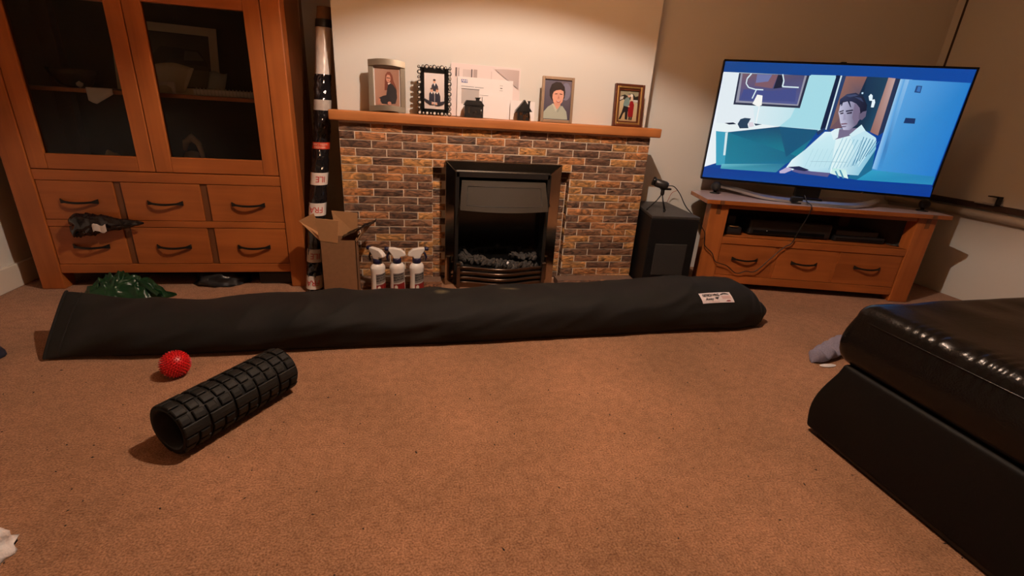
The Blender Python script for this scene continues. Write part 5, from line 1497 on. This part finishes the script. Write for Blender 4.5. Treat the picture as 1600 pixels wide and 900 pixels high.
def tread(a0, a1, x0, x1, r0=.0600, r1=.0672):
    """one raised pad on the sleeve"""
    na = max(2, int((a1 - a0) / .16) + 1)
    vs = []
    ins = .0022
    for rr, k in ((r0, 0), (r1 - .0014, 0), (r1, 1)):
        for xx in (x0 + ins * k, x1 - ins * k):
            for i in range(na):
                a = a0 + (a1 - a0) * i / (na - 1)
                if k: a = a0 + ins / r1 + (a1 - a0 - 2 * ins / r1) * i / (na - 1)
                vs.append(rmx @ Vector((rr * math.cos(a), rr * math.sin(a), xx)))
    fs = []
    n2 = 2 * na
    for lv in (0, 1):
        o0, o1 = lv * n2, (lv + 1) * n2
        for i in range(na - 1):
            fs.append((o0 + i, o0 + i + 1, o1 + i + 1, o1 + i))
            fs.append((o0 + na + i + 1, o0 + na + i, o1 + na + i, o1 + na + i + 1))
        fs.append((o0 + na, o0, o1, o1 + na))
        fs.append((o0 + na - 1, o0 + n2 - 1, o1 + n2 - 1, o1 + na - 1))
    for i in range(na - 1):
        fs.append((2 * n2 + i, 2 * n2 + i + 1, 2 * n2 + na + i + 1, 2 * n2 + na + i))
    o = MB().add(vs, fs).build('tread_pad', M['rubber'], rl)
NR = 10
step = Lr / NR
tmpl = {}
# three wide smooth zones alternate with zones of small pads
zones = [('pad', 0.0, 1.66), ('flat', 1.66, 2.10), ('pad', 2.10, 3.76), ('flat', 3.76, 4.20), ('pad', 4.20, 5.84), ('flat', 5.84, 6.283)]
rot0 = 2.62
for kind_, a0, a1 in zones:
    if kind_ == 'flat':
        for k in range(5):
            tread(a0 + rot0 + .02, a1 + rot0 - .02, -Lr / 2 + k * Lr / 5 + .002, -Lr / 2 + (k + 1) * Lr / 5 - .004)
    else:
        nb_ = 4
        for j in range(nb_):
            w0 = a0 + (a1 - a0) * j / nb_
            w1 = a0 + (a1 - a0) * (j + 1) / nb_
            for k in range(NR):
                off = step * .5 if j % 2 else 0
                xa = -Lr / 2 + k * step + off * .0 + .0028
                tread(w0 + rot0 + .03, w1 + rot0 - .03, xa, xa + step - .0066 - (.004 if (j + k) % 2 else 0))

# ------------------------------------------------------------------ spiky ball
ball = thing('spiky_ball', 'small red spiky massage ball on the carpet in front of the long bag', 'ball', (-.737, 1.417, 0))
rad = .0375
MB().lathe([(rad * math.sin(PI * i / 20), .042 - rad * math.cos(PI * i / 20)) for i in range(21)], 32, cap=False).build('ball_core', M['red'], ball)
spk = MB()
ga = PI * (3 - math.sqrt(5))
for i in range(330):
    zz = 1 - 2 * (i + .5) / 330
    rr = math.sqrt(1 - zz * zz)
    d = Vector((rr * math.cos(ga * i), rr * math.sin(ga * i), zz))
    c = Vector((0, 0, .042)) + d * (rad - .001)
    tp = c + d * .0062
    if tp.z < .0004: continue
    a = d.orthogonal().normalized(); b = d.cross(a)
    vs = [c + (a * math.cos(2 * PI * k / 6) + b * math.sin(2 * PI * k / 6)) * .0024 for k in range(6)]
    vs += [tp + (a * math.cos(2 * PI * k / 6) + b * math.sin(2 * PI * k / 6)) * .0009 for k in range(6)]
    spk.add(vs, [(k, (k + 1) % 6, 6 + (k + 1) % 6, 6 + k) for k in range(6)] + [(6, 7, 8, 9, 10, 11)])
so_ = spk.build('spikes', M['red'], ball)
so_['kind'] = 'stuff'

# ------------------------------------------------------------------ odds and ends at the left edge, crumbs
crumple('white_fleece', 'white fluffy fleece at the lower left edge of the carpet', 'cloth', (-.815, .785, 0), .052, .055, .050, M['whitecloth'], 4.4, .3, 4, 2.8)
crumple('navy_slipper', 'dark navy slipper toe on the carpet at the left edge', 'slipper', (-1.372, 1.582, 0), .068, .05, .05, M['navycloth'], 6.2, .12, 4, 1.4)
cm = MB()
for k in range(210):
    x, y = rng.uniform(-1.2, 1.3), rng.uniform(.5, 1.5)
    if abs((x + .498) * .827 - (y - 1.184) * .562) < .10 and abs((x + .498) * .562 + (y - 1.184) * .827) < .22: continue
    if k < 5: x, y = ((-.011, .98), (-.766, 1.054), (-.542, .87), (-.851, 1.109), (.15, 1.2))[k]
    s_ = rng.uniform(.0008, .0022) if k >= 5 else rng.uniform(.002, .0034)
    a = rng.uniform(0, PI)
    l_ = s_ * rng.uniform(1, 2.8)
    ca, sa = math.cos(a), math.sin(a)
    cm.add([(x + ca * l_, y + sa * l_, .0004), (x - sa * s_, y + ca * s_, .0004), (x - ca * l_, y - sa * l_, .0004), (x + sa * s_, y - ca * s_, .0004), (x, y, s_ * 1.1 + .0006)], [(0, 1, 4), (1, 2, 4), (2, 3, 4), (3, 0, 4), (3, 2, 1, 0)])
o = cm.build('carpet_crumbs', M['crumb'])
tag(o, 'tiny dark crumbs and fluff scattered over the carpet', 'crumbs', kind='stuff')
